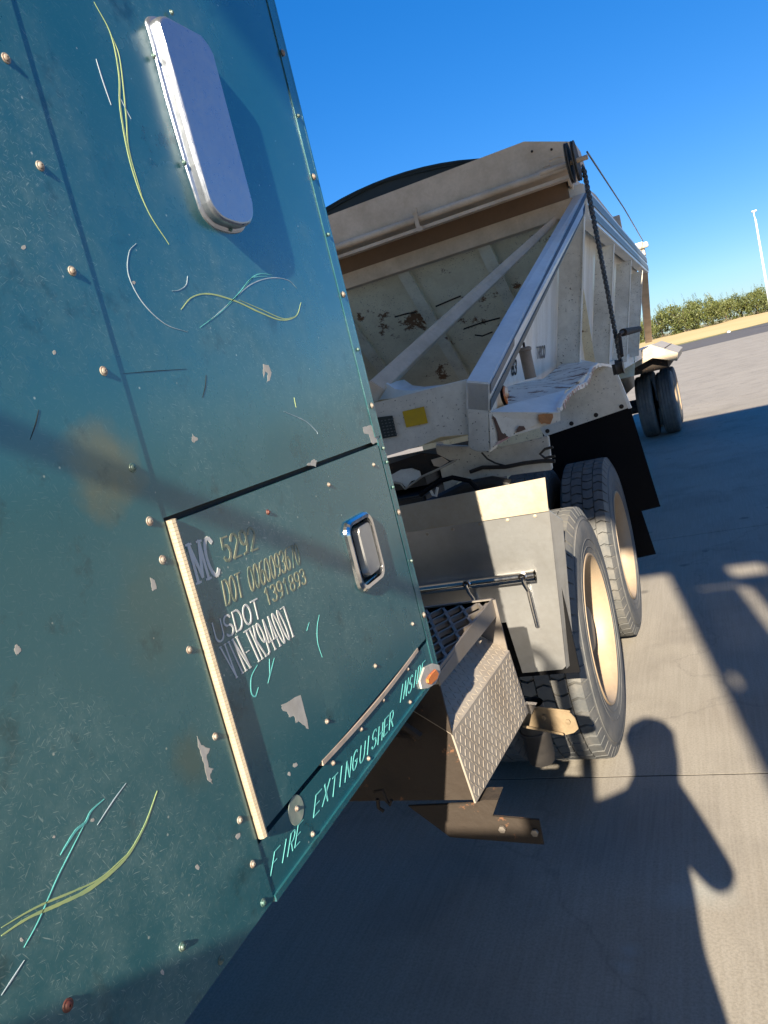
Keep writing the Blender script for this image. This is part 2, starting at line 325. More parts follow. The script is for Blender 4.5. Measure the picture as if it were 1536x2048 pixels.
# ------------------------------------------------------------------ ground
g = MB().add([(-1500, -1500, -.14), (1500, -1500, -.14), (1500, 1500, -.14), (-1500, 1500, -.14)], [(0, 1, 2, 3)]).build('ground', M['farland']); tag(g, kind='structure')
o = MB().box(-16.2, 24.8, -12, 61.2, -.13, -.0012).build('pavement_base', M['subbase']); tag(o, kind='structure')
ap = tag(empty('concrete_pavement', (0, 0, 0)), kind='structure')
xs = [-13.4, -7.8, -2.2, 3.4, 9.0, 14.6, 20.2]
ys = [-8.0, -4.4, -.8, 2.81, 6.47] + [6.47+3.65*i for i in range(1, 16)]
for i in range(len(xs)-1):
    proto = {}
    for j in range(len(ys)-1):
        key = round(ys[j+1]-ys[j], 2)
        w, d = xs[i+1]-xs[i], ys[j+1]-ys[j]
        if key not in proto:
            s_ = MB().box(-w/2+.003, w/2-.003, -d/2+.004, d/2-.004, -.1, 0).build('slab', M['concrete'], ap, loc=(0, 0, 0))
            proto[key] = s_; s_.location = ((xs[i]+xs[i+1])/2, (ys[j]+ys[j+1])/2, 0)
        else: dup(proto[key], ap, ((xs[i]+xs[i+1])/2, (ys[j]+ys[j+1])/2, 0))
def sheet(name, pts, z, m):
    o = MB().add([(x, y, z) for x, y in pts], [tuple(range(len(pts)))]).build(name, m); tag(o, kind='structure'); return o
sheet('road', [(-200, 143), (-2.6, 90), (8.2, 97), (200, 222), (200, -18), (5, 60.1), (-.9, 62.5), (-200, 140)], -.012, M['asphalt']) if False else None
sheet('road', [(-150, 62.5), (-.9, 62.4), (5, 60.2), (150, 1.2), (150, 188), (8.2, 97.2), (-2.6, 90), (-150, 90)], -.004, M['asphalt'])
sheet('grass_verge', [(-150, 90), (-2.6, 90), (8.2, 97.2), (150, 188), (150, 240), (-150, 240)], -.002+.006, M['greengrass'])
# gentle dry bank beyond the verge
bk = MB(); nx, ny = 40, 12
for j in range(ny+1):
    for i in range(nx+1):
        x = -60+140*i/nx; t = j/ny; y = 98+4*max(0, x/20)+t*60
        bk.v.append((x, y, .01+1.1*sin(min(1, t*3.2)*pi/2)+.08*sin(x*.7+t*9)*min(1, t*4)))
for j in range(ny):
    for i in range(nx): a = j*(nx+1)+i; bk.f.append((a, a+1, a+nx+2, a+nx+1))
tag(bk.build('dry_grass_bank', M['drygrass'], smooth=True), kind='structure')

# ------------------------------------------------------------------ trees
def crown_mesh(seed, R=2.2, Hh=3.2, n=3600):
    rnd = random.Random(seed); mb = MB()
    cl = [(rnd.gauss(0, R*.55), rnd.gauss(0, R*.5), rnd.uniform(.1, Hh-.5), rnd.uniform(.45, .95)) for _ in range(30)]
    for _ in range(n):
        cx, cy, cz, cr = rnd.choice(cl)
        a, b = rnd.uniform(0, 2*pi), math.acos(rnd.uniform(-1, 1)); r = cr*rnd.uniform(.55, 1.08)
        p = np.array([cx+r*sin(b)*cos(a), cy+r*sin(b)*sin(a), max(.08, cz+r*cos(b)*.8)])
        s_ = rnd.uniform(.06, .15); u = np.array([rnd.gauss(0, 1) for _ in range(3)]); u /= np.linalg.norm(u)
        w = np.cross(u, (rnd.gauss(0, 1), rnd.gauss(0, 1), rnd.gauss(0, 1))); w /= np.linalg.norm(w)
        mb.add([p-u*s_, p+w*s_*.5, p+u*s_, p-w*s_*.5], [(0, 1, 2, 3)])
    for _ in range(26):                              # sprigs sticking out of the top
        cx, cy, cz, cr = rnd.choice(cl); x, y = cx+rnd.uniform(-.4, .4), cy
        for k in range(9):
            p = np.array([x+rnd.uniform(-.08, .08)+.03*k, y+rnd.uniform(-.08, .08), cz+cr*.7+k*.09])
            u = np.array([rnd.gauss(0, .5), rnd.gauss(0, .5), 1]); u /= np.linalg.norm(u); w = np.cross(u, (0, 1, 0))
            mb.add([p-u*.09, p+w*.03, p+u*.09, p-w*.03], [(0, 1, 2, 3)])
    return mb
def trunk_mesh(seed):
    rnd = random.Random(seed); mb = MB()
    mb.tube([(0, 0, 0), (.05, .02, .8), (-.04, .05, 1.7), (.06, 0, 2.4)], [.13, .1, .07, .03], 8)
    for _ in range(7):
        a = rnd.uniform(0, 2*pi); z = rnd.uniform(.3, 1.4); R = rnd.uniform(.8, 1.7)
        mb.tube([(0, 0, z), (R*.5*cos(a), R*.5*sin(a), z+.5), (R*cos(a), R*sin(a), z+1.1)], [.06, .04, .015], 6)
    return mb
protos = []
LB = ['low olive bushy tree on the far dry bank, behind the trailer tail', 'green bushy tree in the far row on the dry bank']
tx = 0
rt_ = random.Random(5)
spots = [(-40+i*1.9+rt_.uniform(-.6, .6), 118+(i % 3)*5+rt_.uniform(-2, 2)+4*max(0, (-40+i*1.9)/20)) for i in range(54)]
for i, (x, y) in enumerate(spots):
    sc = rt_.uniform(.85, 1.3)
    z0 = 1.0
    if i < 4:
        r = empty('bushy_tree', (x, y, z0)); trunk_mesh(i).build('trunk', M['bark'], r); crown_mesh(i).build('crown', M['leaf_a'] if i % 2 else M['leaf_b'], r); protos.append(r)
    else:
        src = protos[i % 4]; r = src.copy(); COL.objects.link(r); r.location = (x, y, z0)
        for ch in list(src.children): c = ch.copy(); COL.objects.link(c); c.parent = r
    r.rotation_euler = (0, 0, rt_.uniform(0, 6)); r.scale = (sc, sc, sc*rt_.uniform(.85, 1.15))
    tag(r, 'bushy olive green tree in the row on the dry bank beyond the road', 'tree', 'trees in the row beyond the road')

# ------------------------------------------------------------------ far light pole
lp = tag(empty('light_pole', (7.11, 80, 0)), 'tall thin white light pole rising above the tree line', 'light pole')
MB().tube([(0, 0, 0), (0, 0, 9.6)], [.13, .08], 10).build('pole', M['lamp_paint'], lp, smooth=True)
MB().box(-.22, .22, -.22, .22, 0, .05).build('base_plate', M['lamp_paint'], lp)
MB().tube([(0, 0, 9.55), (-.05, 0, 9.9), (-.05, 0, 10.2), (.12, 0, 10.35)], .05, 8).build('arm', M['lamp_paint'], lp)
for dx in (-.12, .12):
    MB().hexa([(dx-.1, -.12, 10.28), (dx+.1, -.12, 10.28), (dx+.1, .3, 10.28), (dx-.1, .3, 10.28)], [(dx-.07, -.09, 10.4), (dx+.07, -.09, 10.4), (dx+.07, .26, 10.38), (dx-.07, .26, 10.38)]).build('lamp_head', M['steel'], lp)
lt = MB().lathe([(0, .0), (0, .11), (.05, .13), (.12, .09), (.16, 0)], 10, 'z').build('plastic_bag', M['lamp_paint']); lt.location = (3.9, 92.5, .01); lt.scale = (1.5, 1, 1.3)
tag(lt, 'small white scrap of litter on the grass beside the road', 'litter')

# ------------------------------------------------------------------ canopy and an added shadow-shaping frame behind the camera (throw the shadows)
cp = tag(empty('fuel_canopy', (4, -1, 0)), 'flat fuel island canopy over the truck lane, behind and above the camera', 'canopy')
MB().box(-4.2, 3.7, -4.74, 2.98, 5.3, 6.2).build('canopy_roof', M['canopy'], cp, off=(4, -1, 0))
for cx_ in (3.3, -3.8): MB().box(cx_-.2, cx_+.2, -4.2, -3.8, 0, 5.3).build('column', M['canopy'], cp, off=(4, -1, 0))
dp = tag(empty('shadow_frame', (1.6, -4.2, 0)), 'unseen grey cabinet with slatted frame, added behind the camera to shape the ground shadows', 'shadow caster')
def U(u, y): return u-.15*y
yd = -4.2
def DP(mb, n_, m): return mb.build(n_, m, dp, off=(1.6, -4.2, 0))
DP(MB().box(U(.40, yd), U(.45, yd), yd-.05, yd+.05, .0, 5.3), 'side_column', M['canopy'])
DP(MB().box(U(.45, yd), U(1.9, yd), yd-.2, yd+.2, .0, 3.55), 'cabinet', M['canopy'])
DP(MB().box(U(.45, yd), U(1.9, yd), yd-.03, yd+.03, 4.12, 4.25), 'crossbar', M['canopy'])
DP(MB().box(U(.45, yd), U(.53, yd), yd-.04, yd+.04, 4.25, 4.86), 'slat_frame', M['canopy'])
DP(MB().box(U(.45, yd), U(.78, yd), yd-.04, yd+.04, 4.83, 5.3), 'top_side_blocker', M['canopy'])
DP(MB().box(U(1.0, yd), U(1.9, yd), yd-.04, yd+.04, 4.86, 5.3), 'top_blocker', M['canopy'])
DP(MB().box(U(.78, yd), U(1.0, yd), yd-.04, yd+.04, 4.79, 4.88), 'sill_rail', M['canopy'])
for k in range(13):  # dense slats added to half-shade the ground, split to let a light streak through
    z = 4.25+.043*k
    DP(MB().box(U(.53, yd), U(.765, yd), yd-.01, yd+.01, z, z+.032), 'shade_slat', M['canopy'])
    DP(MB().box(U(.82, yd), U(1.9, yd), yd-.01, yd+.01, z, z+.032), 'shade_slat', M['canopy'])
DP(MB().box(U(.48, yd), U(1.9, yd), yd-.03, yd+.03, 4.02, 4.12).box(U(.45, yd), U(1.9, yd), yd-.03, yd+.03, 3.55, 4.02), 'side_panel', M['canopy'])

# ------------------------------------------------------------------ TRACTOR
XS = -.55; TROOT = (-1.75, 0, 0)
tr = tag(empty('truck_tractor', TROOT), 'dark teal sleeper truck tractor with scratched side panel, side steps and tandem tyres', 'truck')
def TB(mb, name, m, parent=None, **kw): return mb.build(name, m, parent or tr, off=TROOT, **kw)
def S2(px, py): p = gx(px, py, XS); return (p[1], p[2])
ZB, YR = 1.121, 1.297
d0, d1, dz0, dz1 = .652, 1.272, 1.197, 1.583       # door opening (y, z)
YF, ZT = -1.6, 3.3
# closed sleeper body inside its skins
TB(MB().box(-2.95, XS-.012, YF, YR-.006, ZB+.01, ZT), 'sleeper_body', M['teal'])
fp = TB(MB().box(XS-.01, XS+.0014, YF, .650, ZB, ZT), 'side_panel', M['teal'])
# rear skin with a real opening for the luggage door
rp = MB()
def frame(mb, o_, h_, x0, x1):
    (a0, b0, a1, b1), (c0, e0, c1, e1) = o_, h_
    O4 = [(a0, b0), (a1, b0), (a1, b1), (a0, b1)]; H4 = [(c0, e0), (c1, e0), (c1, e1), (c0, e1)]
    for i in range(4):
        j = (i+1) % 4
        mb.hexa([(x0, *O4[i]), (x0, *O4[j]), (x0, *H4[j]), (x0, *H4[i])], [(x1, *O4[i]), (x1, *O4[j]), (x1, *H4[j]), (x1, *H4[i])])
frame(rp, (.6505, ZB, YR, ZT), (d0+.001, dz0-.006, d1+.004, dz1+.004), XS-.01, XS)
rp = TB(rp, 'side_panel', M['teal'])
TB(MB().box(XS-.0118, XS-.011, d0-.01, d1+.01, dz0-.01, dz1+.01), 'door_gap', M['black'])
hcy, hcz = S2(724, 1103); dmb = MB()
frame(dmb, (d0+.012, dz0+.003, d1-.001, dz1-.0035), (hcy-.041, hcz-.049, hcy+.041, hcz+.049), XS-.0105, XS+.002)
door = TB(dmb, 'luggage_door', M['teal'])
# piano hinge: many knuckles in one strip
h = MB(); nk = 90
for i in range(nk):
    z0 = dz0+(dz1-dz0)*i/nk; z1 = dz0+(dz1-dz0)*(i+.93)/nk
    h.tube([(XS+.004, d0+.0075, z0), (XS+.004, d0+.0075, z1)], .0060, 8)
h.box(XS-.008, XS+.005, d0+.003, d0+.014, dz0, dz1)
TB(h, 'hinge', M['hinge'], door) if False else None
hg = h.build('hinge', M['hinge'], door, off=TROOT)
# seal strip along the lower edge, bowed
sp = MB()
for i in range(12):
    a, b = i/12, (i+1)/12; f_ = lambda t: dz0+.002-.006*sin(t*pi)
    ya, yb = d0+.17+a*.4, d0+.17+b*.4
    sp.hexa([(XS-.004, ya, f_(a)-.005), (XS+.003, ya, f_(a)-.005), (XS+.003, ya, f_(a)+.002), (XS-.004, ya, f_(a)+.002)],
            [(XS-.004, yb, f_(b)-.005), (XS+.003, yb, f_(b)-.005), (XS+.003, yb, f_(b)+.002), (XS-.004, yb, f_(b)+.002)])
sp.build('seal_strip', M['seal'], door, off=TROOT)
# rear corner trim
tm = MB().box(XS, XS+.0016, YR-.028, YR+.002, dz1+.01, ZT).box(XS, XS+.0016, YR-.021, YR+.002, ZB, dz1+.006).box(XS-.03, XS+.0018, YR-.003, YR+.004, ZB, ZT)
TB(tm, 'edge_trim', M['teal'], bevel=.001)
TB(MB().box(XS-.004, XS+.0035, d0, YR-.02, ZB-.004, ZB+.004), 'bottom_trim', M['teal'])

# the driver's door, swung wide open ahead of the sleeper
YDR = -1.1
def UD(u): return u-.15*YDR
def QD(q): return q-.52*YDR
xo_, xi_ = UD(-.213), -.60
dr = MB().box(xi_, xo_, YDR-.05, YDR, .85, QD(1.435)).box(xo_-.055, xo_, YDR-.05, YDR, QD(1.435), QD(1.90))
dr.box(xi_, xi_+.05, YDR-.05, YDR, QD(1.435), QD(1.955))
arc_ = [(xo_-.0275-.07+.07*cos(t), YDR-.025, QD(1.90)+.07*sin(t)) for t in np.linspace(0, pi/2, 8)]+[(xi_, YDR-.025, QD(1.90)+.07)]
dr.tube(arc_, .017, 8)
cdr = TB(dr, 'cab_door', M['teal'])
MB().box(xi_+.1, xi_+.2, YDR, YDR+.03, 1.5, 1.53).build('door_handle', M['chrome'], cdr, off=TROOT)

# screws
def screw_mesh(name, m, r=.0052):
    mb = MB(); r *= .57; mb.lathe([(0, r*1.5), (.0010, r*1.42), (.0012, r), (.0022, r*.92), (.0031, r*.6), (.0032, r*.3), (.0024, r*.28), (.0024, 0.0001)], 14, 'x')
    return mb
def put_screws(pts, parent, m, r=.0052, x=XS):
    first = None
    for px, py in pts:
        y, z = S2(px, py); loc = (x-TROOT[0], y, z)
        if first is None: first = screw_mesh('screw', m, r).build('screw', m, parent, smooth=True); first.location = loc
        else: c = dup(first, parent, loc); c.rotation_euler = (random.uniform(0, 6), 0, 0)
put_screws([(10, 118), (78, 333), (142, 543), (205, 743), (297, 1043), (323, 1120)], fp, M['screw'], .0062, XS+.0014)
put_screws([(263, 936)], fp, M['screw_teal'], .0062, XS+.0014)
put_screws([(376, 1300), (477, 1640), (503, 1728), (428, 1473)], fp, M['screw'], .0052, XS+.0014)
put_screws([(362, 1893), (439, 1920), (524, 1805)], fp, M['screw_teal'], .0055, XS+.0014)
put_screws([(133, 2010)], fp, M['screw_red'], .0065, XS+.0014)
put_screws([(563, 107), (625, 355), (684, 590), (741, 812), (795, 1025), (845, 1230)], rp, M['screw'], .0068, XS+.003)
put_screws([(594, 233), (654, 470), (713, 700), (764, 897), (771, 925), (783, 975), (820, 1122)], rp, M['screw_teal'], .0045, XS+.003)
put_screws([(593, 1617), (666, 1526), (722, 1458), (737, 1517), (766, 1400), (815, 1338), (625, 1668), (820, 1404)], rp, M['screw'], .0045)
put_screws([(655, 970), (745, 930), (651, 1443), (748, 1332), (823, 1248)], door, M['screw'], .0045, XS+.002)
put_screws([(533, 1025)], door, M['screw_red'], .0045, XS+.002)
put_screws([(365, 1100), (413, 1270), (461, 1437), (508, 1598)], door, M['screw_teal'], .0055, XS+.002)
# primer ring patch round the lower screw
pt = MB().lathe([(0, .0001), (.0006, .018), (0, .0185)], 20, 'x').build('bare_patch', M['barepatch'], rp); y, z = S2(592, 1620); pt.location = (XS-TROOT[0], y, z)

# door handle: chrome ring, dark well, paddle
def rrect(cy, cz, w, h, r, n=5):
    out = []
    for sx, sz, a0 in ((1, 1, 0), (-1, 1, 90), (-1, -1, 180), (1, -1, 270)):
        for k in range(n+1):
            a = radians(a0+90*k/n); out.append((cy+sx*(w/2-r)+r*cos(a), cz+sz*(h/2-r)+r*sin(a)))
    return out
cy_, cz_ = S2(724, 1103)
hd = MB(); rings = []
for (w, h_, r, x) in ((.106, .122, .022, 0), (.104, .120, .022, .005), (.097, .113, .020, .009), (.086, .102, .017, .008), (.083, .099, .015, -.007)):
    rings.append([(XS+.002+x, a, b) for a, b in rrect(cy_, cz_, w, h_, r)])
for a, b in zip(rings, rings[1:]):
    n_ = len(a); hd.add(a+b, [(i, (i+1) % n_, n_+(i+1) % n_, n_+i) for i in range(n_)])
hb = hd.build('handle_bezel', M['chrome'], door, smooth=True, off=TROOT)
wl = MB().add([(XS-.0104, a, b) for a, b in rrect(cy_, cz_, .084, .100, .014)], [tuple(range(24))]); wl.build('handle_well', M['black'], door, off=TROOT)
pd = MB(); A_ = [(XS-.004, a, b) for a, b in rrect(cy_+.014, cz_, .054, .088, .010)]; B_ = [(XS+.008, a, b) for a, b in rrect(cy_+.015, cz_, .050, .083, .009)]
pd.hexa(A_, B_); pd.build('handle', M['alu'], door, off=TROOT, bevel=.0012)

# blanked window cover, metal, standing proud of the panel
def poly_px(pts, x): return [tuple(gx(px, py, x)) for px, py in pts]
XC = XS+.019
face = [(326, 38), (338, 38), (401, 71), (418, 92), (428, 112), (504, 400), (506, 428), (499, 442), (480, 445), (446, 433), (428, 412), (419, 392), (396, 310), (365, 196), (339, 105), (325, 60), (321, 46)]
def smooth_loop(P, n=5):
    P = [np.array(p, float) for p in P]; m = len(P); out = []
    for i in range(m):
        a, b, c, d = P[i-1], P[i], P[(i+1) % m], P[(i+2) % m]
        L = np.linalg.norm(c-b)
        if L > 60: out.append(b); continue
        for k in range(n):
            t = k/n; out.append(.5*(2*b+(c-a)*t*.6+(1-.6)*2*(c-b)*t*.5+((2*b*0))*t*t) if False else b*(1-t)+c*t)
    for _ in range(3): out = [o if min(np.linalg.norm(o-out[i-1]), np.linalg.norm(o-out[(i+1) % len(out)])) > 40 else .25*out[i-1]*(np.linalg.norm(o-out[i-1]) < 40)+.25*out[(i+1) % len(out)]*(np.linalg.norm(o-out[(i+1) % len(out)]) < 40)+o*(1-.25*(np.linalg.norm(o-out[i-1]) < 40)-.25*(np.linalg.norm(o-out[(i+1) % len(out)]) < 40)) for i, o in enumerate(out)]
    return out
fc = [gx(px, py, XC) for px, py in smooth_loop(face)]; cen = sum(fc)/len(fc)
def grow(ps, k, x):
    out = []
    for p in ps: d = p-cen; q = cen+d*(1+k/np.linalg.norm(d)); q = q.copy(); q[0] = x; out.append(q)
    return out
rg = [grow(fc, 0, XC), grow(fc, .002, XC-.0006), grow(fc, .0042, XC-.0028), grow(fc, .0052, XC-.006), grow(fc, .0052, XS+.005), grow(fc, .0045, XS+.0045), grow(fc, .007, XS+.0035), grow(fc, .0098, XS+.002), grow(fc, .0105, XS)]
cv = MB(); n_ = len(fc); cv.add(rg[0], [tuple(range(n_))])
for a, b in zip(rg, rg[1:]): cv.add(list(a)+list(b), [(i, (i+1) % n_, n_+(i+1) % n_, n_+i) for i in range(n_)])
cvo = TB(cv, 'window_cover', M['cover'], smooth=True)
put_screws([(338, 28), (302, 115), (363, 328), (456, 460)], rp, M['screw_teal'], .0045, XS+.004)

# orange side marker lamp, broken, in a grey sealant patch
def blob(pts, x0, th, name, m, parent, bev=0):
    ps = poly_px(pts, x0); return MB().prism(ps, (th, 0, 0)).build(name, m, parent, off=TROOT, bevel=bev)
lamp = blob([(845, 1335), (862, 1327), (875, 1330), (878, 1345), (868, 1368), (852, 1378), (840, 1378), (836, 1362)], XS, .004, 'marker_lamp', M['primer'], tr, .001)
blob([(868, 1337), (875, 1347), (871, 1360), (861, 1369), (853, 1368), (851, 1358), (857, 1348)], XS+.004, .0045, 'lens', M['orange'], lamp, .003)

# ------------------------------------------------------------------ lettering (stroke alphabet)
def ell(cx, cy, rx, ry, a0, a1, n=12): return [(cx+rx*cos(radians(a0+(a1-a0)*k/n)), cy+ry*sin(radians(a0+(a1-a0)*k/n))) for k in range(n+1)]
GL = {
 'M': [[(0, 0), (0, 1)], [(0, 1), (.5, .12), (1, 1)], [(1, 1), (1, 0)]], 'C': [ell(.5, .5, .5, .5, 50, 310, 16)], 'U': [[(0, 1), (0, .35)]+ell(.5, .35, .5, .35, 180, 360)+[(1, 1)]],
 'S': [ell(.5, .75, .46, .25, 30, 250)+ell(.5, .25, .5, .26, 80, -150)], 'D': [[(0, 0), (0, 1), (.4, 1)]+ell(.4, .5, .6, .5, 90, -90)+[(0, 0)]], 'O': [ell(.5, .5, .5, .5, 0, 360, 20)],
 '0': [ell(.5, .5, .46, .5, 0, 360, 20)], 'T': [[(0, 1), (1, 1)], [(.5, 1), (.5, 0)]], 'V': [[(0, 1), (.5, 0)], [(.5, 0), (1, 1)]], 'I': [[(.5, 0), (.5, 1)]], 'N': [[(0, 0), (0, 1)], [(0, 1), (1, 0)], [(1, 0), (1, 1)]],
 '-': [[(.15, .45), (.85, .45)]], 'K': [[(0, 0), (0, 1)], [(1, 1), (0, .4)], [(.3, .58), (1, 0)]], '9': [ell(.5, .7, .46, .3, 0, 360, 16), [(.96, .7), (.9, .35), (.65, .05), (.2, 0)]],
 '4': [[(.72, 0), (.72, 1), (0, .3), (1, .3)]], '7': [[(0, 1), (1, 1), (.35, 0)]], '5': [[(.95, 1), (.15, 1), (.08, .55)]+ell(.45, .32, .5, .32, 130, -150)], '2': [ell(.5, .72, .46, .28, 170, -20)+[(0, 0), (1, 0)]],
 '6': [ell(.5, .3, .46, .3, 0, 360, 16), [(.04, .3), (.1, .65), (.4, .95), (.8, 1)]], '3': [ell(.45, .76, .45, .24, 150, -80)+ell(.45, .27, .5, .27, 80, -150)], '1': [[(.15, .8), (.5, 1), (.5, 0)]],
 '8': [ell(.5, .75, .4, .25, 0, 360, 14), ell(.5, .26, .48, .26, 0, 360, 14)], 'F': [[(0, 0), (0, 1), (1, 1)], [(0, .5), (.75, .5)]], 'R': [[(0, 0), (0, 1), (.5, 1)]+ell(.5, .75, .4, .25, 90, -90)+[(0, .5)], [(.4, .5), (1, 0)]],
 'E': [[(1, 1), (0, 1), (0, 0), (1, 0)], [(0, .5), (.8, .5)]], 'X': [[(0, 0), (1, 1)], [(0, 1), (1, 0)]], 'G': [ell(.5, .5, .5, .5, 50, 330, 16)+[(.95, .45), (.5, .45)]], 'H': [[(0, 0), (0, 1)], [(1, 0), (1, 1)], [(0, .5), (1, .5)]]}
def ribbon(mb, pl, w, f3, th):
    for (x0, y0), (x1, y1) in zip(pl, pl[1:]):
        dx, dy = x1-x0, y1-y0; L = sqrt(dx*dx+dy*dy)
        if L < 1e-6: continue
        wx = w[0]*abs(dy)/L+w[1]*abs(dx)/L; nx_, ny_ = -dy/L*wx/2, dx/L*wx/2; ex_, ey_ = dx/L*wx*.35, dy/L*wx*.35
        q = [(x0-ex_+nx_, y0-ey_+ny_), (x1+ex_+nx_, y1+ey_+ny_), (x1+ex_-nx_, y1+ey_-ny_), (x0-ex_-nx_, y0-ey_-ny_)]
        b = [f3(*p) for p in q]; mb.prism(b, (th, 0, 0))
def text_on_side(txt, bl, br, tlp, name, m, parent, x, adv=1.32, w=(.2, .1), serif=False, jit=0, th=.0005, gw=1.0):
    B = np.array(S2(*bl)); R_ = np.array(S2(*br)); T = np.array(S2(*tlp)); uh = T-B; Ht = np.linalg.norm(uh); uv = R_-B
    n_ = len(txt); cw = np.linalg.norm(uv)/(n_*adv-(adv-1)); ud = uv/np.linalg.norm(uv); mb = MB(); k = 0
    for ch in txt:
        if ch in GL:
            jx, jy, js = (random.uniform(-jit, jit) for _ in range(3))
            def f3(a, b, k=k, jx=jx, jy=jy, js=js):
                p = B+ud*(k*adv*cw+a*gw)+uh/Ht*b+np.array([jx+js*b, jy]); return (x+random.uniform(0, .00005), p[0], p[1])
            for pl in GL[ch]:
                pl2 = [(a*cw, b*Ht) for a, b in pl]; ribbon(mb, pl2, (w[0]*cw, w[1]*cw), f3, th)
                if serif:
                    for (a, b), (c, d) in ((pl[0], pl[1]), (pl[-1], pl[-2])):
                        if b in (0, 1) and abs(b-d) > .3: ribbon(mb, [((a-.24)*cw, b*Ht), ((a+.24)*cw, b*Ht)], (.12*cw, .13*cw), f3, th)
        k += 1
    return mb.build(name, m, parent, off=TROOT)
XD = XS+.002
text_on_side('MC', (394, 1166), (440, 1147), (373, 1090), 'lettering', M['letter'], door, XD, w=(.24, .13), serif=True)
text_on_side('5292', (448, 1124), (513, 1097), (437, 1078), 'faded_lettering', M['ghost'], door, XD, w=(.22, .14))
text_on_side('DOT 0060093670', (450, 1211), (599, 1127), (441, 1163), 'faded_lettering', M['ghost'], door, XD, adv=1.25, w=(.22, .14))
text_on_side('1391893', (532, 1211), (611, 1166), (524, 1180), 'faded_lettering', M['ghost'], door, XD, w=(.2, .12))
text_on_side('USDOT', (431, 1287), (520, 1234), (421, 1247), 'lettering', M['letter'], door, XD, w=(.13, .11))
text_on_side('VIN-TK944007', (466, 1358), (588, 1270), (437, 1295), 'lettering', M['letter'], door, XD, adv=1.38, w=(.26, .14), serif=True)
text_on_side('FIRE', (542, 1750), (600, 1682), (550, 1702), 'hand_lettering', M['turq'], rp, XS, adv=1.5, w=(.10, .08), jit=.0012)
text_on_side('EXTINGUISHER', (628, 1634), (786, 1452), (633, 1590), 'hand_lettering', M['turq'], rp, XS, adv=1.5, w=(.12, .1), jit=.0015)
text_on_side('INSIDE', (798, 1408), (846, 1352), (803, 1372), 'hand_lettering', M['turq'], rp, XS, adv=1.5, w=(.14, .1), jit=.0015)

# ------------------------------------------------------------------ pinstripes: tapered painted lines
def cat(pts, n=10):
    P = [np.array(p, float) for p in pts]; P = [2*P[0]-P[1]]+P+[2*P[-1]-P[-2]]; out = []
    for i in range(1, len(P)-2):
        for k in range(n):
            t = k/n; out.append(.5*((2*P[i])+(-P[i-1]+P[i+1])*t+(2*P[i-1]-5*P[i]+4*P[i+1]-P[i+2])*t*t+(-P[i-1]+3*P[i]-3*P[i+1]+P[i+2])*t**3))
    out.append(P[-2]); return out
def pin(pts, w, m, parent, x, name='pinstripe', th=.0004):
    c = cat([S2(*p) for p in pts]); n_ = len(c); mb = MB(); L, R_ = [], []
    for i, p in enumerate(c):
        t = c[min(i+1, n_-1)]-c[max(i-1, 0)]; t /= np.linalg.norm(t)+1e-9; nn = np.array([-t[1], t[0]])
        ww = w*(.25+.75*sin(pi*min(1, max(0, i/(n_-1)))))*random.uniform(.85, 1.1)/2
        L.append(p+nn*ww); R_.append(p-nn*ww)
    for i in range(n_-1): mb.prism([(x, *L[i]), (x, *L[i+1]), (x, *R_[i+1]), (x, *R_[i])], (th, 0, 0))
    return mb.build(name, m, parent, off=TROOT)
pin([(188, 4), (222, 70), (238, 150), (241, 220), (262, 330), (295, 420), (338, 489)], .0028, M['lime'], fp, XS-.0015) if False else None
pin([(188, 4), (222, 70), (238, 150), (241, 220), (262, 330), (295, 420), (338, 489)], .0026, M['lime'], rp, XS)
pin([(225, 75), (240, 120), (252, 230), (258, 300), (283, 390)], .0018, M['lime'], rp, XS)
pin([(192, 118), (205, 160), (222, 210)], .0016, M['paleline'], rp, XS)
pin([(237, 190), (250, 215), (262, 238)], .001, M['paleline'], rp, XS)
pin([(272, 487), (258, 505), (257, 550), (285, 605), (330, 648), (375, 664)], .0012, M['paleline'], rp, XS)
pin([(375, 552), (372, 570), (358, 580), (344, 582)], .0009, M['paleline'], rp, XS)
pin([(362, 619), (385, 594), (420, 588), (470, 602), (520, 625), (562, 640), (592, 632), (602, 605)], .0024, M['lime'], rp, XS)
pin([(478, 600), (520, 618), (565, 637), (590, 633)], .0014, M['lime'], rp, XS)
pin([(400, 655), (440, 625), (475, 590), (500, 560), (518, 548), (545, 550)], .0018, M['turq'], rp, XS)
pin([(415, 645), (455, 610), (500, 570), (540, 556), (575, 560), (594, 577)], .0012, M['paleline'], rp, XS)
pin([(480, 585), (505, 556), (535, 553)], .001, M['turq'], rp, XS)
FX = XS+.0014
pin([(0, 1871), (55, 1835), (120, 1806), (180, 1775), (245, 1720), (285, 1655), (312, 1582)], .0034, M['lime'], fp, FX)
pin([(0, 1855), (50, 1825), (90, 1805), (150, 1780), (200, 1755), (250, 1710)], .0018, M['lime'], fp, FX)
pin([(206, 1598), (180, 1622), (168, 1645), (150, 1660), (130, 1690), (118, 1710)], .0024, M['turq'], fp, FX)
pin([(168, 1645), (140, 1700), (110, 1760), (75, 1840), (45, 1895)], .0010, M['turq'], fp, FX)
pin([(250, 1566), (225, 1600), (192, 1650)], .0009, M['paleline'], fp, FX)
pin([(46, 1920), (20, 1960), (0, 1990)], .001, M['paleline'], fp, FX)
pin([(512, 1330), (500, 1355), (500, 1385), (508, 1393), (514, 1375)], .0020, M['turq'], door, XD)
pin([(546, 1316), (540, 1340), (533, 1367)], .0018, M['turq'], door, XD)
pin([(536, 1318), (537, 1350)], .0012, M['turq'], door, XD)
pin([(636, 1230), (632, 1255), (633, 1285), (642, 1315)], .0012, M['turq'], door, XD)
pin([(616, 1245), (611, 1262)], .0012, M['turq'], door, XD)
pin([(568, 823), (610, 842), (632, 862), (635, 868)], .0012, M['paleline'], rp, XS)
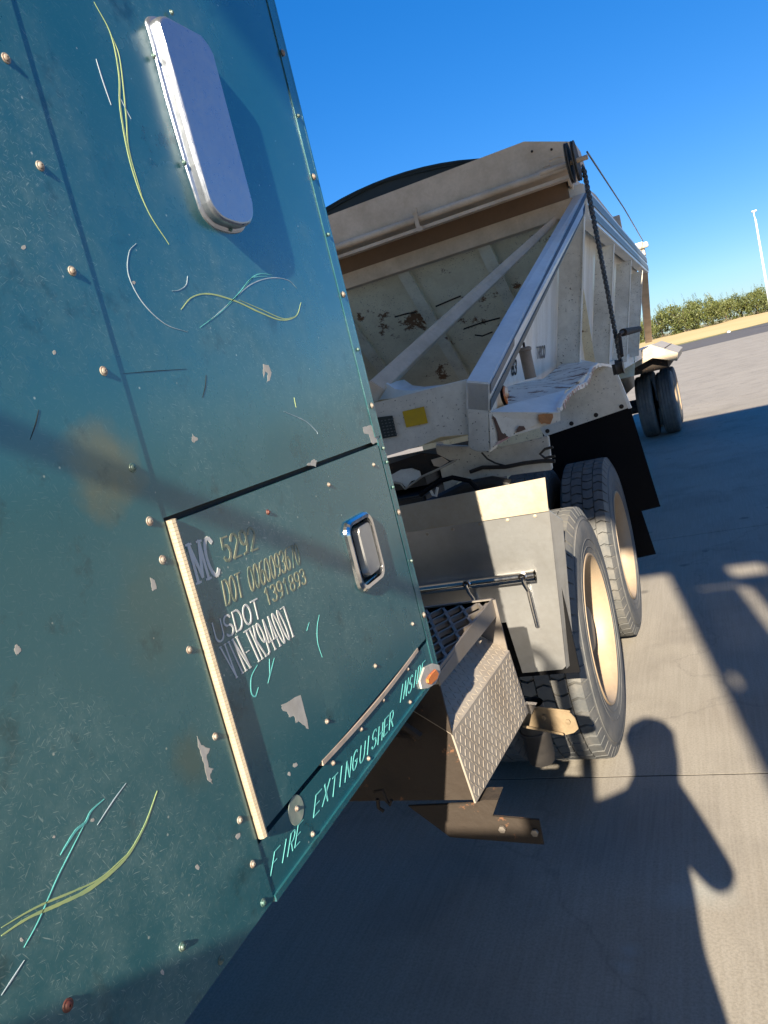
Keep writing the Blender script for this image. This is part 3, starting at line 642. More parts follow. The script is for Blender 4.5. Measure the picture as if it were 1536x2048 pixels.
pin([(247, 747), (310, 742), (373, 738)], .0007, M['black'], rp, XS, 'scratch')
pin([(588, 795), (592, 815)], .001, M['lime'], rp, XS, 'scratch')
for (a, b) in (((58, 880), (75, 820)), ((405, 795), (412, 750))):
    pin([a, ((a[0]+b[0])/2+2, (a[1]+b[1])/2), b], .0009, M['black'], fp if a[0] < 260 else rp, FX if a[0] < 260 else XS, 'scratch')
def chip(pts, parent, x, m='primer'):
    q_ = []
    big = max(abs(p[0]-pts[0][0])+abs(p[1]-pts[0][1]) for p in pts)
    for (ax_, ay_), (bx_, by_) in zip(pts, pts[1:]+pts[:1]):
        q_.append((ax_, ay_))
        for t in (.25, .5, .75) if big > 14 else (): q_.append((ax_+(bx_-ax_)*t+random.uniform(-1.3, 1.3), ay_+(by_-ay_)*t+random.uniform(-1.3, 1.3)))
    pts = q_
    return MB().prism(poly_px(pts, x), (.00015, 0, 0)).build('paint_chip', M[m], parent, off=TROOT)
chip([(562, 1410), (601, 1390), (617, 1458), (605, 1449), (598, 1441), (592, 1446), (588, 1432), (578, 1434), (574, 1424), (566, 1422)], door, XD)
chip([(394, 1472), (402, 1490), (420, 1497), (413, 1512), (417, 1535), (427, 1538), (420, 1552), (425, 1568), (415, 1560), (409, 1530), (402, 1510), (396, 1490)], fp, FX)
chip([(526, 728), (537, 730), (543, 745), (540, 760), (534, 764), (536, 748), (530, 742), (528, 755)], rp, XS)
chip([(300, 1155), (309, 1160), (313, 1178), (305, 1182), (302, 1170)], fp, FX)
chip([(613, 930), (628, 918), (634, 922), (632, 934)], rp, XS)
chip([(725, 855), (742, 850), (750, 862), (757, 884), (745, 888), (738, 870), (728, 866)], rp, XS)
chip([(385, 868), (396, 878), (388, 886), (383, 880)], rp, XS)
chip([(742, 1028), (746, 1060), (741, 1060)], rp, XS) if False else None
chip([(590, 1500), (610, 1495), (613, 1505), (600, 1512)], door, XD) if False else None
for (cx, cy, r, par, xx) in ((47, 495, 5, fp, FX), (108, 705, 4, fp, FX), (108, 1674, 4, fp, FX), (185, 1640, 4, fp, FX), (395, 1735, 5, fp, FX), (476, 1672, 6, fp, FX), (578, 1548, 4, door, XD), (590, 1530, 5, door, XD), (267, 565, 4, rp, XS), (35, 1300, 9, fp, FX), (325, 1945, 5, fp, FX), (43, 1880, 4, fp, FX)):
    n_ = 7; chip([(cx+r*random.uniform(.5, 1.1)*cos(2*pi*k/n_), cy+r*random.uniform(.6, 1.4)*sin(2*pi*k/n_)) for k in range(n_)], par, xx)

# ------------------------------------------------------------------ step box behind the sleeper
XB = -.581
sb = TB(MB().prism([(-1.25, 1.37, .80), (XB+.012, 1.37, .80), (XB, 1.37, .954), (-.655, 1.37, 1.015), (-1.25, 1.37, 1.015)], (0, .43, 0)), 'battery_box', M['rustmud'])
pl = MB().hexa([(-.66, 1.362, 1.021), (XB+.001, 1.362, .958), (XB+.001, 1.362, .952), (-.66, 1.362, 1.015)], [(-.636, 1.802, 1.014), (-.556, 1.802, .955), (-.556, 1.802, .949), (-.636, 1.802, 1.008)])
TB(pl, 'tread_plate', M['plate'])
sk = MB().hexa([(XB+.001, 1.362, .955), (-.566, 1.362, .797), (-.570, 1.362, .797), (XB-.003, 1.362, .955)], [(-.556, 1.802, .952), (-.543, 1.802, .782), (-.547, 1.802, .782), (-.560, 1.802, .952)])
TB(sk, 'tread_skirt', M['plate'])
dm = MB()
def quadlerp(q, u, v): return (1-v)*((1-u)*q[0]+u*q[1])+v*((1-u)*q[3]+u*q[2])
q1 = [np.array(p) for p in ((-.66, 1.365, 1.0215), (-.636, 1.80, 1.0145), (-.556, 1.80, .9555), (XB+.001, 1.365, .9585))]
q2 = [np.array(p) for p in ((XB+.0012, 1.365, .953), (-.5558, 1.80, .950), (-.5428, 1.80, .783), (-.5658, 1.365, .799))]
for q, nu, nv in ((q1, 27, 6), (q2, 27, 10)):
    nrm = np.cross(q[1]-q[0], q[3]-q[0]); nrm /= np.linalg.norm(nrm)
    if nrm[0] < 0: nrm = -nrm
    U_ = (q[1]-q[0])/np.linalg.norm(q[1]-q[0]); V_ = (q[3]-q[0])/np.linalg.norm(q[3]-q[0])
    for i in range(nu):
        for j in range(nv):
            c = quadlerp(q, (i+.5)/nu, (j+.5)/nv); s_ = 1 if (i+j) % 2 else -1
            d = (U_*.62+V_*.78*s_); d /= np.linalg.norm(d); e = np.cross(nrm, d)
            dm.hexa([c-d*.0078, c+e*.0014, c+d*.0078, c-e*.0014], [c-d*.006+nrm*.0010, c+e*.0006+nrm*.0010, c+d*.006+nrm*.0010, c-e*.0006+nrm*.0010])
tp = TB(dm, 'tread_pattern', M['plate']); tp['kind'] = 'stuff'
# triangular end plates that carry the step
for y0, dx in ((1.358, 0), (1.800, .02)):
    TB(MB().prism([(-1.0, y0, 1.096), (XB+dx, y0, 1.096), (XB+dx+.001, y0, .957), (-.656+dx, y0, 1.018), (-1.0, y0, 1.018)], (0, .005, 0)), 'end_plate', M['rustmud'] if y0 < 1.5 else M['steel'])
# upper step: channel frame and open grip tread
st = TB(MB().hexa([(XB, 1.357, 1.066), (XB+.003, 1.357, 1.066), (XB+.003, 1.357, 1.10), (XB, 1.357, 1.10)], [(-.571, 1.805, 1.052), (-.568, 1.805, 1.052), (-.568, 1.805, 1.10), (-.571, 1.805, 1.10)]).box(-.80, -.57, 1.80, 1.806, 1.07, 1.10).box(-.80, -.58, 1.355, 1.36, 1.07, 1.10).box(-.80, -.795, 1.357, 1.80, 1.06, 1.10), 'upper_step', M['steel'])
gr = MB()
for k in range(8):
    x0 = -.596-.0245*k
    pts = [(x0+(.0105*sin((y-1.36)/.052*2*pi*.5+(0 if k % 2 else pi))), y, 1.088) for y in np.linspace(1.362, 1.797, 64)]
    for a, b in zip(pts, pts[1:]): gr.bar(a, b, .0065, .012)
gr.box(-.588, -.575, 1.362, 1.797, 1.086, 1.092)
gr.build('grip_tread', M['steel'], st, off=TROOT)
# brackets
def YP(pts, y): return [tuple(gy(px, py, y)) for px, py in pts]
b1 = TB(MB().prism(YP([(815, 1612), (955, 1606), (985, 1632), (1078, 1640), (1088, 1690), (900, 1675)], 1.40), (0, .006, 0)).hexa(YP([(985, 1632), (1078, 1640), (1080, 1645), (985, 1637)], 1.396), YP([(985, 1632), (1078, 1640), (1080, 1645), (985, 1637)], 1.44)), 'mounting_bracket', M['rustmud'], bevel=.001)
b1h = MB().prism(YP([(955, 1604), (968, 1600), (996, 1600), (985, 1632), (955, 1618)], 1.395), (0, .05, 0)).build('bracket_tab', M['rustmud'], b1, off=TROOT)
for px, py in ((1005, 1657), (1070, 1664)):
    mb = MB().lathe([(0, .0001), (0, .008), (-.006, .008), (-.007, .0001)], 6, 'y').build('bolt', M['steel'], b1); p = gy(px, py, 1.397); mb.location = tuple(p-np.array(TROOT))
b2 = TB(MB().prism(YP([(1052, 1412), (1075, 1416), (1138, 1424), (1150, 1437), (1157, 1458), (1148, 1466), (1128, 1471), (1045, 1455)], 1.86), (0, .005, 0)).hexa(YP([(1045, 1455), (1128, 1471), (1126, 1466), (1046, 1450)], 1.82), YP([(1045, 1455), (1128, 1471), (1126, 1466), (1046, 1450)], 1.862)).hexa(YP([(1075, 1413), (1140, 1421), (1140, 1425), (1075, 1417)], 1.84), YP([(1075, 1413), (1140, 1421), (1140, 1425), (1075, 1417)], 1.862)), 'mounting_bracket', M['tanbracket'], bevel=.001)
for px, py in ((1088, 1434), (1136, 1443)):
    mb = MB().lathe([(0, .0001), (0, .007), (-.005, .007), (-.006, .0001)], 6, 'y').build('bolt', M['tanbracket'], b2); p = gy(px, py, 1.857); mb.location = tuple(p-np.array(TROOT))
MB().prism(YP([(1050, 1408), (1072, 1410), (1063, 1428), (1046, 1424)], 1.845), (0, .015, 0)).build('bracket_tab', M['steel'], b2, off=TROOT)
# small drain canister under the frame
p = gy(1068, 1450, 2.2)
TB(MB().lathe([(0, .04), (.02, .045), (.09, .045), (.1, .05), (.11, .05), (.112, .045), (.2, .045)], 20, 'z', (p[0], 2.2, p[2]-.125)), 'air_filter_canister', M['greasy'], smooth=True)
# dirty plumbing in the dark under the cab
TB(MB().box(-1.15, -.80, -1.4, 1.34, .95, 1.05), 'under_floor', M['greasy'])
for (a, b) in (((790, 1440), (840, 1475)), ((770, 1455), (800, 1500))):
    TB(MB().tube([gy(*a, 1.30), gy(*b, 1.30)], .010, 8), 'pipe', M['rustmud'])
TB(MB().hexa(YP([(782, 1472), (818, 1478), (808, 1512), (775, 1500)], 1.28), YP([(782, 1472), (818, 1478), (808, 1512), (775, 1500)], 1.34)), 'tube_bracket', M['rustmud'])
TB(MB().tube([gy(*q, 1.33) for q in ((748, 1585), (765, 1580), (772, 1600), (780, 1610), (783, 1600))], .004, 6).tube([gy(*q, 1.33) for q in ((755, 1598), (757, 1615), (768, 1623))], .004, 6), 'hook', M['rustmud'])

# ------------------------------------------------------------------ quarter fender
YFN = 2.3
fl = TB(MB().prism(YP([(700, 1032), (1090, 955), (1097, 1022), (700, 1082)], YFN), (0, .004, 0)), 'fender_flange', M['alu_dusty'])
fm = MB()
P0 = [(-1.20, 1.2), (-.494, 1.2)]
A = gy(1099, 1021, YFN+.006); B = gy(1133, 1338, YFN+.006); Cc = gy(1045, 1346, YFN+.006)
fm.prism([(-1.25, YFN+.006, A[2]+.03), (A[0], YFN+.006, A[2]+.006), (B[0], YFN+.006, B[2]+.01), (B[0]-.012, YFN+.006, B[2]), tuple(Cc), (-.70, YFN+.006, .86), (-1.25, YFN+.006, .86)], (0, .003, 0))
fm.hexa([(A[0], YFN+.009, A[2]), (A[0], YFN+.006, A[2]), (B[0], YFN+.006, B[2]), (B[0], YFN+.009, B[2])], [(A[0]+.026, YFN+.045, A[2]-.045), (A[0]+.026, YFN+.042, A[2]-.045), (B[0]+.024, YFN+.042, B[2]+.012), (B[0]+.024, YFN+.045, B[2]+.012)])
fd = TB(fm, 'fender', M['alu'])
fd2 = MB().box(-1.20, -.50, YFN+.02, YFN+.028, .66, 1.16).build('rubber_backing', M['flap'], fd, off=TROOT)
for px, py in ((1015, 1040), (1070, 1032), (960, 1048), (905, 1058), (855, 1068)):
    mb = MB().lathe([(0, .0001), (0, .006), (-.003, .005), (-.004, .0001)], 10, 'y').build('bolt', M['alu_dusty'], fd); mb.location = tuple(gy(px, py, YFN+.005)-np.array(TROOT))
# mounting tube and drop rods in front of the fender
tb = TB(MB().tube([(-1.25, YFN-.02, 1.018), (-.566, YFN-.02, 1.012)], .018, 16, cap=False).tube([(-1.25, YFN-.02, 1.018), (-.566, YFN-.02, 1.012)], .0155, 16, cap=False).tube([(-.62, YFN-.02, 1.0125), (-.61, YFN-.02, 1.0125)], .0155, 16), 'fender_tube', M['chrome'], smooth=True)
for px, py, l_ in ((1045, 1142, .175), (935, 1160, .11)):
    p = gy(px, py, YFN-.02); x = p[0]; z = 1.013
    mb = MB().tube([(x, YFN-.044, z+.008), (x, YFN-.036, z-.02), (x+.002, YFN-.012, z-.05), (x+.004, YFN-.006, z-l_)], .007, 10).lathe([(-.012, .0001), (-.012, .012), (-.004, .014), (0, .014)], 12, 'y', (x, YFN-.034, z+.006))
    mb.build('drop_rod', M['chrome'], tb, smooth=True, off=TROOT)

# ------------------------------------------------------------------ tractor frame, axles, fifth wheel, rear flap
for x in (-1.32, -2.18): TB(MB().box(x-.04, x+.04, 1.3, 5.0, .75, 1.02), 'frame_rail', M['greasy'])
TB(MB().box(-2.15, -1.35, 1.5, 1.8, .8, 1.04).box(-2.15, -1.35, 4.7, 4.8, .8, 1.0), 'crossmember', M['greasy'])
for y in (3.12, 4.45):
    TB(MB().tube([(-2.6, y, .51), (-.9, y, .51)], .09, 12).lathe([(-.2, .05), (-.15, .2), (.15, .2), (.2, .05)], 16, 'x', (-1.75, y, .51)), 'axle', M['greasy'], smooth=True)
TB(MB().box(-1.5, -1.1, 1.6, 2.2, .55, .95), 'air_tank', M['greasy'], bevel=.05)
# fifth wheel with sloping ramps
fwm = MB().hexa([(-2.2, 3.3, 1.14), (-1.25, 3.3, 1.14), (-1.25, 4.1, 1.16), (-2.2, 4.1, 1.16)], [(-2.2, 3.3, 1.19), (-1.25, 3.3, 1.19), (-1.25, 4.1, 1.21), (-2.2, 4.1, 1.21)])
fwm.box(-1.36, -1.28, 3.2, 3.9, .98, 1.14).box(-2.2, -2.1, 3.2, 3.9, .98, 1.14)
TB(fwm, 'fifth_wheel', M['greasy'], bevel=.01)
rampo = TB(MB().prism([tuple(gy(px, py, 3.0)) for px, py in ((775, 930), (839, 908), (870, 910), (896, 923), (912, 921), (844, 952), (810, 978), (801, 966), (775, 965))], (0, .03, 0)), 'coupling_ramp', M['rustmud'])
MB().prism([tuple(gy(px, py, 2.98)) for px, py in ((862, 920), (882, 914), (896, 924), (880, 934), (868, 932))], (0, .012, 0)).build('ramp_highlight', M['tan'], rampo, off=TROOT)  # pale plate stands for the beige highlight on the ramp
MB().prism([tuple(gy(px, py, 2.97)) for px, py in ((782, 950), (800, 940), (822, 937), (838, 943), (842, 957), (822, 962), (812, 975), (803, 966), (786, 964))], (0, .012, 0)).build('worn_plate', M['white'], rampo, off=TROOT)
MB().tube([gy(px, py, 2.965) for px, py in ((786, 965), (801, 967), (810, 978), (844, 953), (880, 937), (911, 921))], .005, 6).build('ramp_lip', M['alu_dusty'], rampo, off=TROOT)
TB(MB().tube([tuple(gy(px, py, 2.95)) for px, py in ((858, 975), (866, 990), (872, 992), (875, 975))], .006, 8), 'hose_clip', M['white'])
TB(MB().tube([tuple(gy(px, py, 2.9)) for px, py in ((840, 990), (880, 962), (905, 955), (940, 962), (960, 985))], .010, 8), 'air_hose', M['flap'], smooth=True)
TB(MB().tube([tuple(gy(px, py, 3.2)) for px, py in ((860, 1010), (930, 975), (985, 965), (1020, 972))], .03, 10), 'suspension_bag', M['greasy'], smooth=True)
# rear mud flap of the tractor
rf = MB().hexa([tuple(gy(px, py, 5.06)) for px, py in ((1110, 905), (1236, 880), (1312, 1108), (1190, 1135))], [tuple(gy(px, py, 5.075)) for px, py in ((1110, 905), (1236, 880), (1312, 1108), (1190, 1135))])
TB(rf, 'mud_flap', M['flap'])

# ------------------------------------------------------------------ wheels
def tyre_mb(tread=True, seg=96):
    mb = MB()
    # axial 0 = outer sidewall face, growing inwards (-x)
    prof = [(-.005, .315), (.0, .335), (.004, .37), (.008, .41), (.004, .45), (-.008, .487), (-.018, .5), (-.026, .508), (-.13, .5125), (-.234, .508), (-.245, .5), (-.255, .487), (-.265, .45), (-.27, .41), (-.262, .35), (-.255, .315), (-.24, .30), (-.02, .30), (-.005, .315)]
    mb.lathe(prof, seg)
    if tread:
        rows = [(-.020, -.068, 52), (-.073, -.126, 52), (-.131, -.186, 52), (-.191, -.238, 52)]
        for ri, (x0, x1, nb) in enumerate(rows):
            for k in range(nb):
                a0 = 2*pi*(k+.5*(ri % 2))/nb; a1 = a0+2*pi/nb*.90; sk_ = .018*(1 if ri % 2 else -1)
                def cyl(x, a, r): return (x, r*cos(a), r*sin(a))
                rb, rtp = .499, .5235
                am = (a0+a1)/2
                lo = [cyl(x0, a0, rb), cyl((x0+x1)/2, a0+sk_, rb), cyl(x1, a0, rb), cyl(x1, a1, rb), cyl((x0+x1)/2, a1+sk_, rb), cyl(x0, a1, rb)]
                hi = [cyl(x0, a0+.004, rtp-(.004 if ri == 0 else 0)), cyl((x0+x1)/2, a0+sk_+.004, rtp), cyl(x1, a0+.004, rtp), cyl(x1, a1-.004, rtp), cyl((x0+x1)/2, a1+sk_-.004, rtp), cyl(x0, a1-.004, rtp-(.004 if ri == 0 else 0))]
                mb.hexa(lo, hi)
        for k in range(52):                          # shoulder lugs biting into the sidewall
            a0 = 2*pi*k/52; a1 = a0+2*pi/52*.86
            for xa, xb in ((-.020, -.003), (-.240, -.257)):
                f_ = lambda x, a, r: (x, r*cos(a), r*sin(a))
                mb.hexa([f_(xa, a0, .5), f_(xa, a1, .5), f_(xb, a1, .478), f_(xb, a0, .478)], [f_(xa, a0, .5205), f_(xa, a1, .5205), f_(xb*1.0, a1, .482), f_(xb, a0, .482)])
    for r in (.345, .378, .462):                     # raised sidewall rings
        xx = {.345: .001, .378: .0045, .462: .0005}[r]
        mb.lathe([(xx-.003, r-.004), (xx+.002, r-.002), (xx+.002, r+.002), (xx-.003, r+.004)], seg)
    return mb
def rib_tyre_mb(seg=72):
    mb = MB(); prof = [(-.005, .315), (.0, .34), (.006, .41), (-.005, .48), (-.02, .508)]
    for x0 in (-.065, -.115, -.165, -.21): prof += [(x0+.008, .519), (x0+.003, .519), (x0+.002, .506), (x0-.005, .506), (x0-.006, .519)]
    prof += [(-.24, .508), (-.255, .48), (-.265, .41), (-.258, .34), (-.25, .3), (-.01, .3), (-.005, .315)]
    return mb.lathe(prof, seg)
def rim_mb(outer=True):
    mb = MB()
    if outer:
        mb.lathe([(-.02, .300), (-.004, .318), (.002, .316), (.002, .308), (-.008, .302), (-.020, .290), (-.05, .283), (-.10, .279), (-.135, .272), (-.150, .255), (-.158, .20), (-.152, .15), (-.15, .115), (-.06, .105), (-.045, .09), (-.04, .0001)], 64)
        for k in range(10):
            a = 2*pi*k/10; mb.lathe([(-.156, .017), (-.12, .016), (-.118, .0001)], 6, 'x', (0, .14*cos(a), .14*sin(a)))
    else:
        mb.lathe([(-.02, .300), (-.004, .315), (-.03, .285), (-.05, .27), (-.06, .1), (-.06, .0001)], 40)
        mb.lathe([(-.24, .3), (-.262, .314), (-.24, .285), (-.2, .27), (-.1, .1), (-.1, .0001)], 40)
    return mb
TM = {'block': tyre_mb(), 'rib': rib_tyre_mb()}; ME = {}
def wheel(parent, off, x, y, kind='block', outer=True, flip=False, m=None):
    key = ('rim', outer)
    if key not in ME: ME[key] = rim_mb(outer).build('wheel', M['rim'] if outer else M['greasy'], parent, smooth=True)
    else: ME[key] = dup(ME[key], parent, (0, 0, 0))
    w = ME[key]; w.parent = parent; w.location = (x-off[0], y-off[1], .5225-off[2]); w.rotation_euler = (random.uniform(0, 6), 0, pi if flip else 0)
    kt = ('tyre', kind)
    if kt not in ME: ME[kt] = TM[kind].build('tyre', M['rubber'], w, smooth=True)
    else: ME[kt] = dup(ME[kt], w, (0, 0, 0))
    return w
for y in (3.09, 4.43):
    wheel(tr, TROOT, -.538, y); wheel(tr, TROOT, -.875, y, outer=False)
    wheel(tr, TROOT, -2.96, y, flip=True); wheel(tr, TROOT, -2.62, y, outer=False, flip=True)

# ------------------------------------------------------------------ TRAILER (local frame, origin over the kingpin)
tl = tag(empty('dump_trailer', tuple(TO), -math.atan(K)), 'dirty white bottom dump trailer with tarp, diagonal struts and dented fender', 'trailer')
def LB_(mb, name, m, parent=None, **kw): return mb.build(name, m, parent or tl, **kw)
YB = -.6
a0 = TY(932, 762, YB); a1 = TY(979, 766, YB); a2 = TY(979, 824, YB)
# crossbeam of the gooseneck
bm_ = MB().prism([(-1.05, YB+.03, 1.66), (a0[0], YB+.03, 1.66)] + [tuple(TY(px, py, YB+.03)) for px, py in ((945, 868), (880, 874), (850, 888), (800, 904), (740, 922))] + [(-1.05, YB+.03, 1.38)], (0, .28, 0))
LB_(bm_, 'crossbeam', M['white'])
pk = [TY(px, py, YB) for px, py in ((931, 762), (979, 766), (981, 905), (951, 904), (936, 896))]
post = LB_(MB().prism(pk, (0, .12, 0)), 'beam_end_post', M['white'], bevel=.006)
LB_(MB().prism([tuple(TY(px, py, YB+.025)) for px, py in ((805, 823), (848, 813), (856, 846), (813, 855))], (0, -.002, 0)), 'yellow_sticker', M['yellow'])
npo = LB_(MB().prism([tuple(TY(px, py, YB+.025)) for px, py in ((745, 836), (785, 831), (794, 872), (750, 880))], (0, -.003, 0)), 'nameplate', M['nameplate'])
nl = MB()
for i in range(6):
    for j in range(4):
        a = TY(762+j*7+i*1.4, 841+i*6-j*1.2, YB+.021); nl.box(a[0], a[0]+random.uniform(.006, .011), a[1]-.0012, a[1], a[2]-.004, a[2])
nl.build('printed_lines', M['stripe'], npo)
# outer striped strut
b1_ = TX(1172, 378, 1.30); b2_ = TX(1167, 430, 1.30); b0_ = b1_+np.array([-.07, 0, 0]); b3_ = b2_+np.array([-.07, 0, 0]); a3 = a2+(a0-a1)
strut = LB_(MB().hexa([a0, a1, a2, a3], [b0_, b1_, b2_, b3_]), 'striped_strut', M['white_clean'], bevel=.004)
def stripe_on(A1, A2, B1, B2, f0, f1, m, par, e=.0025):
    P_ = [A1+(A2-A1)*f0, B1+(B2-B1)*f0, B1+(B2-B1)*f1, A1+(A2-A1)*f1]; MB().prism([q_+np.array([.004, 0, 0]) for q_ in P_], (.002, 0, 0)).build('stripe', m, par)
stripe_on(a1, a2, b1_, b2_, .04, .38, M['stripe'], strut); stripe_on(a1, a2, b1_, b2_, .60, .96, M['stripe_dark'], strut)
# inner strut
i0 = [TY(px, py, -.45) for px, py in ((728, 770), (772, 775), (772, 792), (730, 786))]
i1 = [TY(px, py, 1.72) for px, py in ((1106, 437), (1122, 440), (1122, 458), (1092, 462))]
LB_(MB().hexa([TY(px, py, -.45) for px, py in ((715, 784), (740, 762), (768, 780), (752, 806))], [TY(px, py, 1.72) for px, py in ((1093, 446), (1110, 432), (1116, 444), (1098, 462))]), 'inner_strut', M['tan'], bevel=.004)
LB_(MB().prism([tuple(TY(px, py, -.42)) for px, py in ((755, 800), (772, 766), (790, 778), (815, 781), (860, 776), (925, 760), (932, 768), (840, 790))], (0, .22, 0)), 'gusset', M['white_clean'])
# front header
YH = 1.8
LB_(MB().box(-1.3, 1.22, YH, YH+.1, 2.53, 2.635), 'header_beam', M['tan'], bevel=.003)
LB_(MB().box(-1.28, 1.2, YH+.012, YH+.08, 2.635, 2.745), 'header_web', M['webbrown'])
LB_(MB().box(-1.3, 1.28, 1.53, YH+.12, 2.745, 2.75), 'shelf', M['tan'])
# wind deflector plate above
yD = 1.52
dpl = [(-1.32, yD, 2.76), (TY(1160, 345, yD)[0], yD, 2.76), tuple(TY(1145, 283, yD)), tuple(TY(1048, 283, yD)), (-.9, yD, TY(1048, 283, yD)[2]), (-1.32, yD, 2.86)]
defl = LB_(MB().prism(dpl, (0, .006, 0)), 'wind_deflector', M['tan'])
LB_(MB().prism([dpl[1], dpl[2], (dpl[2][0], yD+.3, dpl[2][2]), (dpl[1][0], yD+.36, 2.76)], (.005, 0, 0)), 'deflector_return', M['tan'])
for px, py in ((1064, 303), (1103, 299)):
    q = TY(px, py, yD); MB().lathe([(0, .0001), (0, .008), (-.006, .007), (-.007, .0001)], 8, 'y').build('bolt', M['rustmud'], defl).location = tuple(q)
# roll tube and angle
zt = TY(675, 494, 1.47)[2]
LB_(MB().tube([(-1.3, 1.47, zt), (1.28, 1.47, TY(1125, 336, 1.47)[2])], .023, 12), 'roll_tube', M['tan'], smooth=True)
zf = TY(682, 512, 1.47)[2]
LB_(MB().hexa([(-1.3, 1.46, zf-.012), (-1.3, 1.52, zf-.012), (-1.3, 1.52, zf+.012), (-1.3, 1.46, zf+.008)], [(1.28, 1.46, zf-.012), (1.28, 1.52, zf-.012), (1.28, 1.52, zf+.012), (1.28, 1.46, zf+.008)]), 'roll_angle', M['tan'])
for cx_, cy__ in ((833, 440), (1140, 340)):
    q = TY(cx_, cy__, 1.44)
    c_ = MB().box(q[0]-.014, q[0]+.014, 1.435, 1.442, q[2]-.05, q[2]+.055).box(q[0]-.018, q[0]+.018, 1.43, 1.452, q[2]+.04, q[2]+.075).box(q[0]-.006, q[0]+.03, 1.43, 1.45, q[2]-.075, q[2]-.045)
    cl_ = LB_(c_, 'tube_clamp', M['tan'], bevel=.002)
q0, q1_ = TY(1092, 326, 1.43), TY(1128, 312, 1.43)
LB_(MB().tube([q0, (q0+q1_)/2+np.array([0, 0, .01]), q1_], .006, 6).box(q0[0]-.02, q0[0]+.02, 1.42, 1.44, q0[2]-.02, q0[2]+.015), 'latch_rod', M['tan'])
LB_(MB().prism([tuple(TY(px, py, 1.42)) for px, py in ((1133, 318), (1139, 320), (1147, 370), (1146, 380), (1139, 360))], (0, .02, 0)), 'latch_blade', M['tan'])
# sloping front sheet with ribs
def slope(z): return 1.9+1.1*(2.576-z)
z0s, z1s = 2.54, 1.15
LB_(MB().hexa([(-1.2, slope(z0s), z0s), (1.18, slope(z0s), z0s), (1.18, slope(z0s)+.006, z0s), (-1.2, slope(z0s)+.006, z0s)], [(-.95, slope(z1s), z1s), (.93, slope(z1s), z1s), (.93, slope(z1s)+.006, z1s), (-.95, slope(z1s)+.006, z1s)]), 'front_slope_sheet', M['hopper'])
xr = [TY(px, py, 1.9)[0] for px, py in ((802, 533), (965, 485))]
for x in (xr[0]-(xr[1]-xr[0]), xr[0], xr[1]):
    LB_(MB().hexa([(x-.045, slope(2.53)-.045, 2.53), (x+.045, slope(2.53)-.045, 2.53), (x+.045, slope(2.53), 2.53), (x-.045, slope(2.53), 2.53)], [(x-.045, slope(1.2)-.045, 1.2), (x+.045, slope(1.2)-.045, 1.2), (x+.045, slope(1.2), 1.2), (x-.045, slope(1.2), 1.2)]), 'front_rib', M['ribpaint'])
# scars: creases on the front sheet (dents with rusty edges)
for pts in (((872, 613), (900, 601), (922, 592)), ((790, 634), (815, 627), (832, 625)), ((928, 658), (965, 645), (1000, 636)), ((950, 670), (965, 672), (985, 664)), ((1010, 690), (1000, 705), (990, 720))):
    P_ = []
    for px, py in pts:
        r = ray(px, py); r = np.array([r@ex, r@ey, r[2]]); t = (1.9+1.1*(2.576-CL[2])-CL[1])/(r[1]+1.1*r[2]); p = CL+t*r; P_.append(p-np.array([0, .004, 0]))
    LB_(MB().tube(P_, .006, 5), 'dent_crease', M['rustmud'])
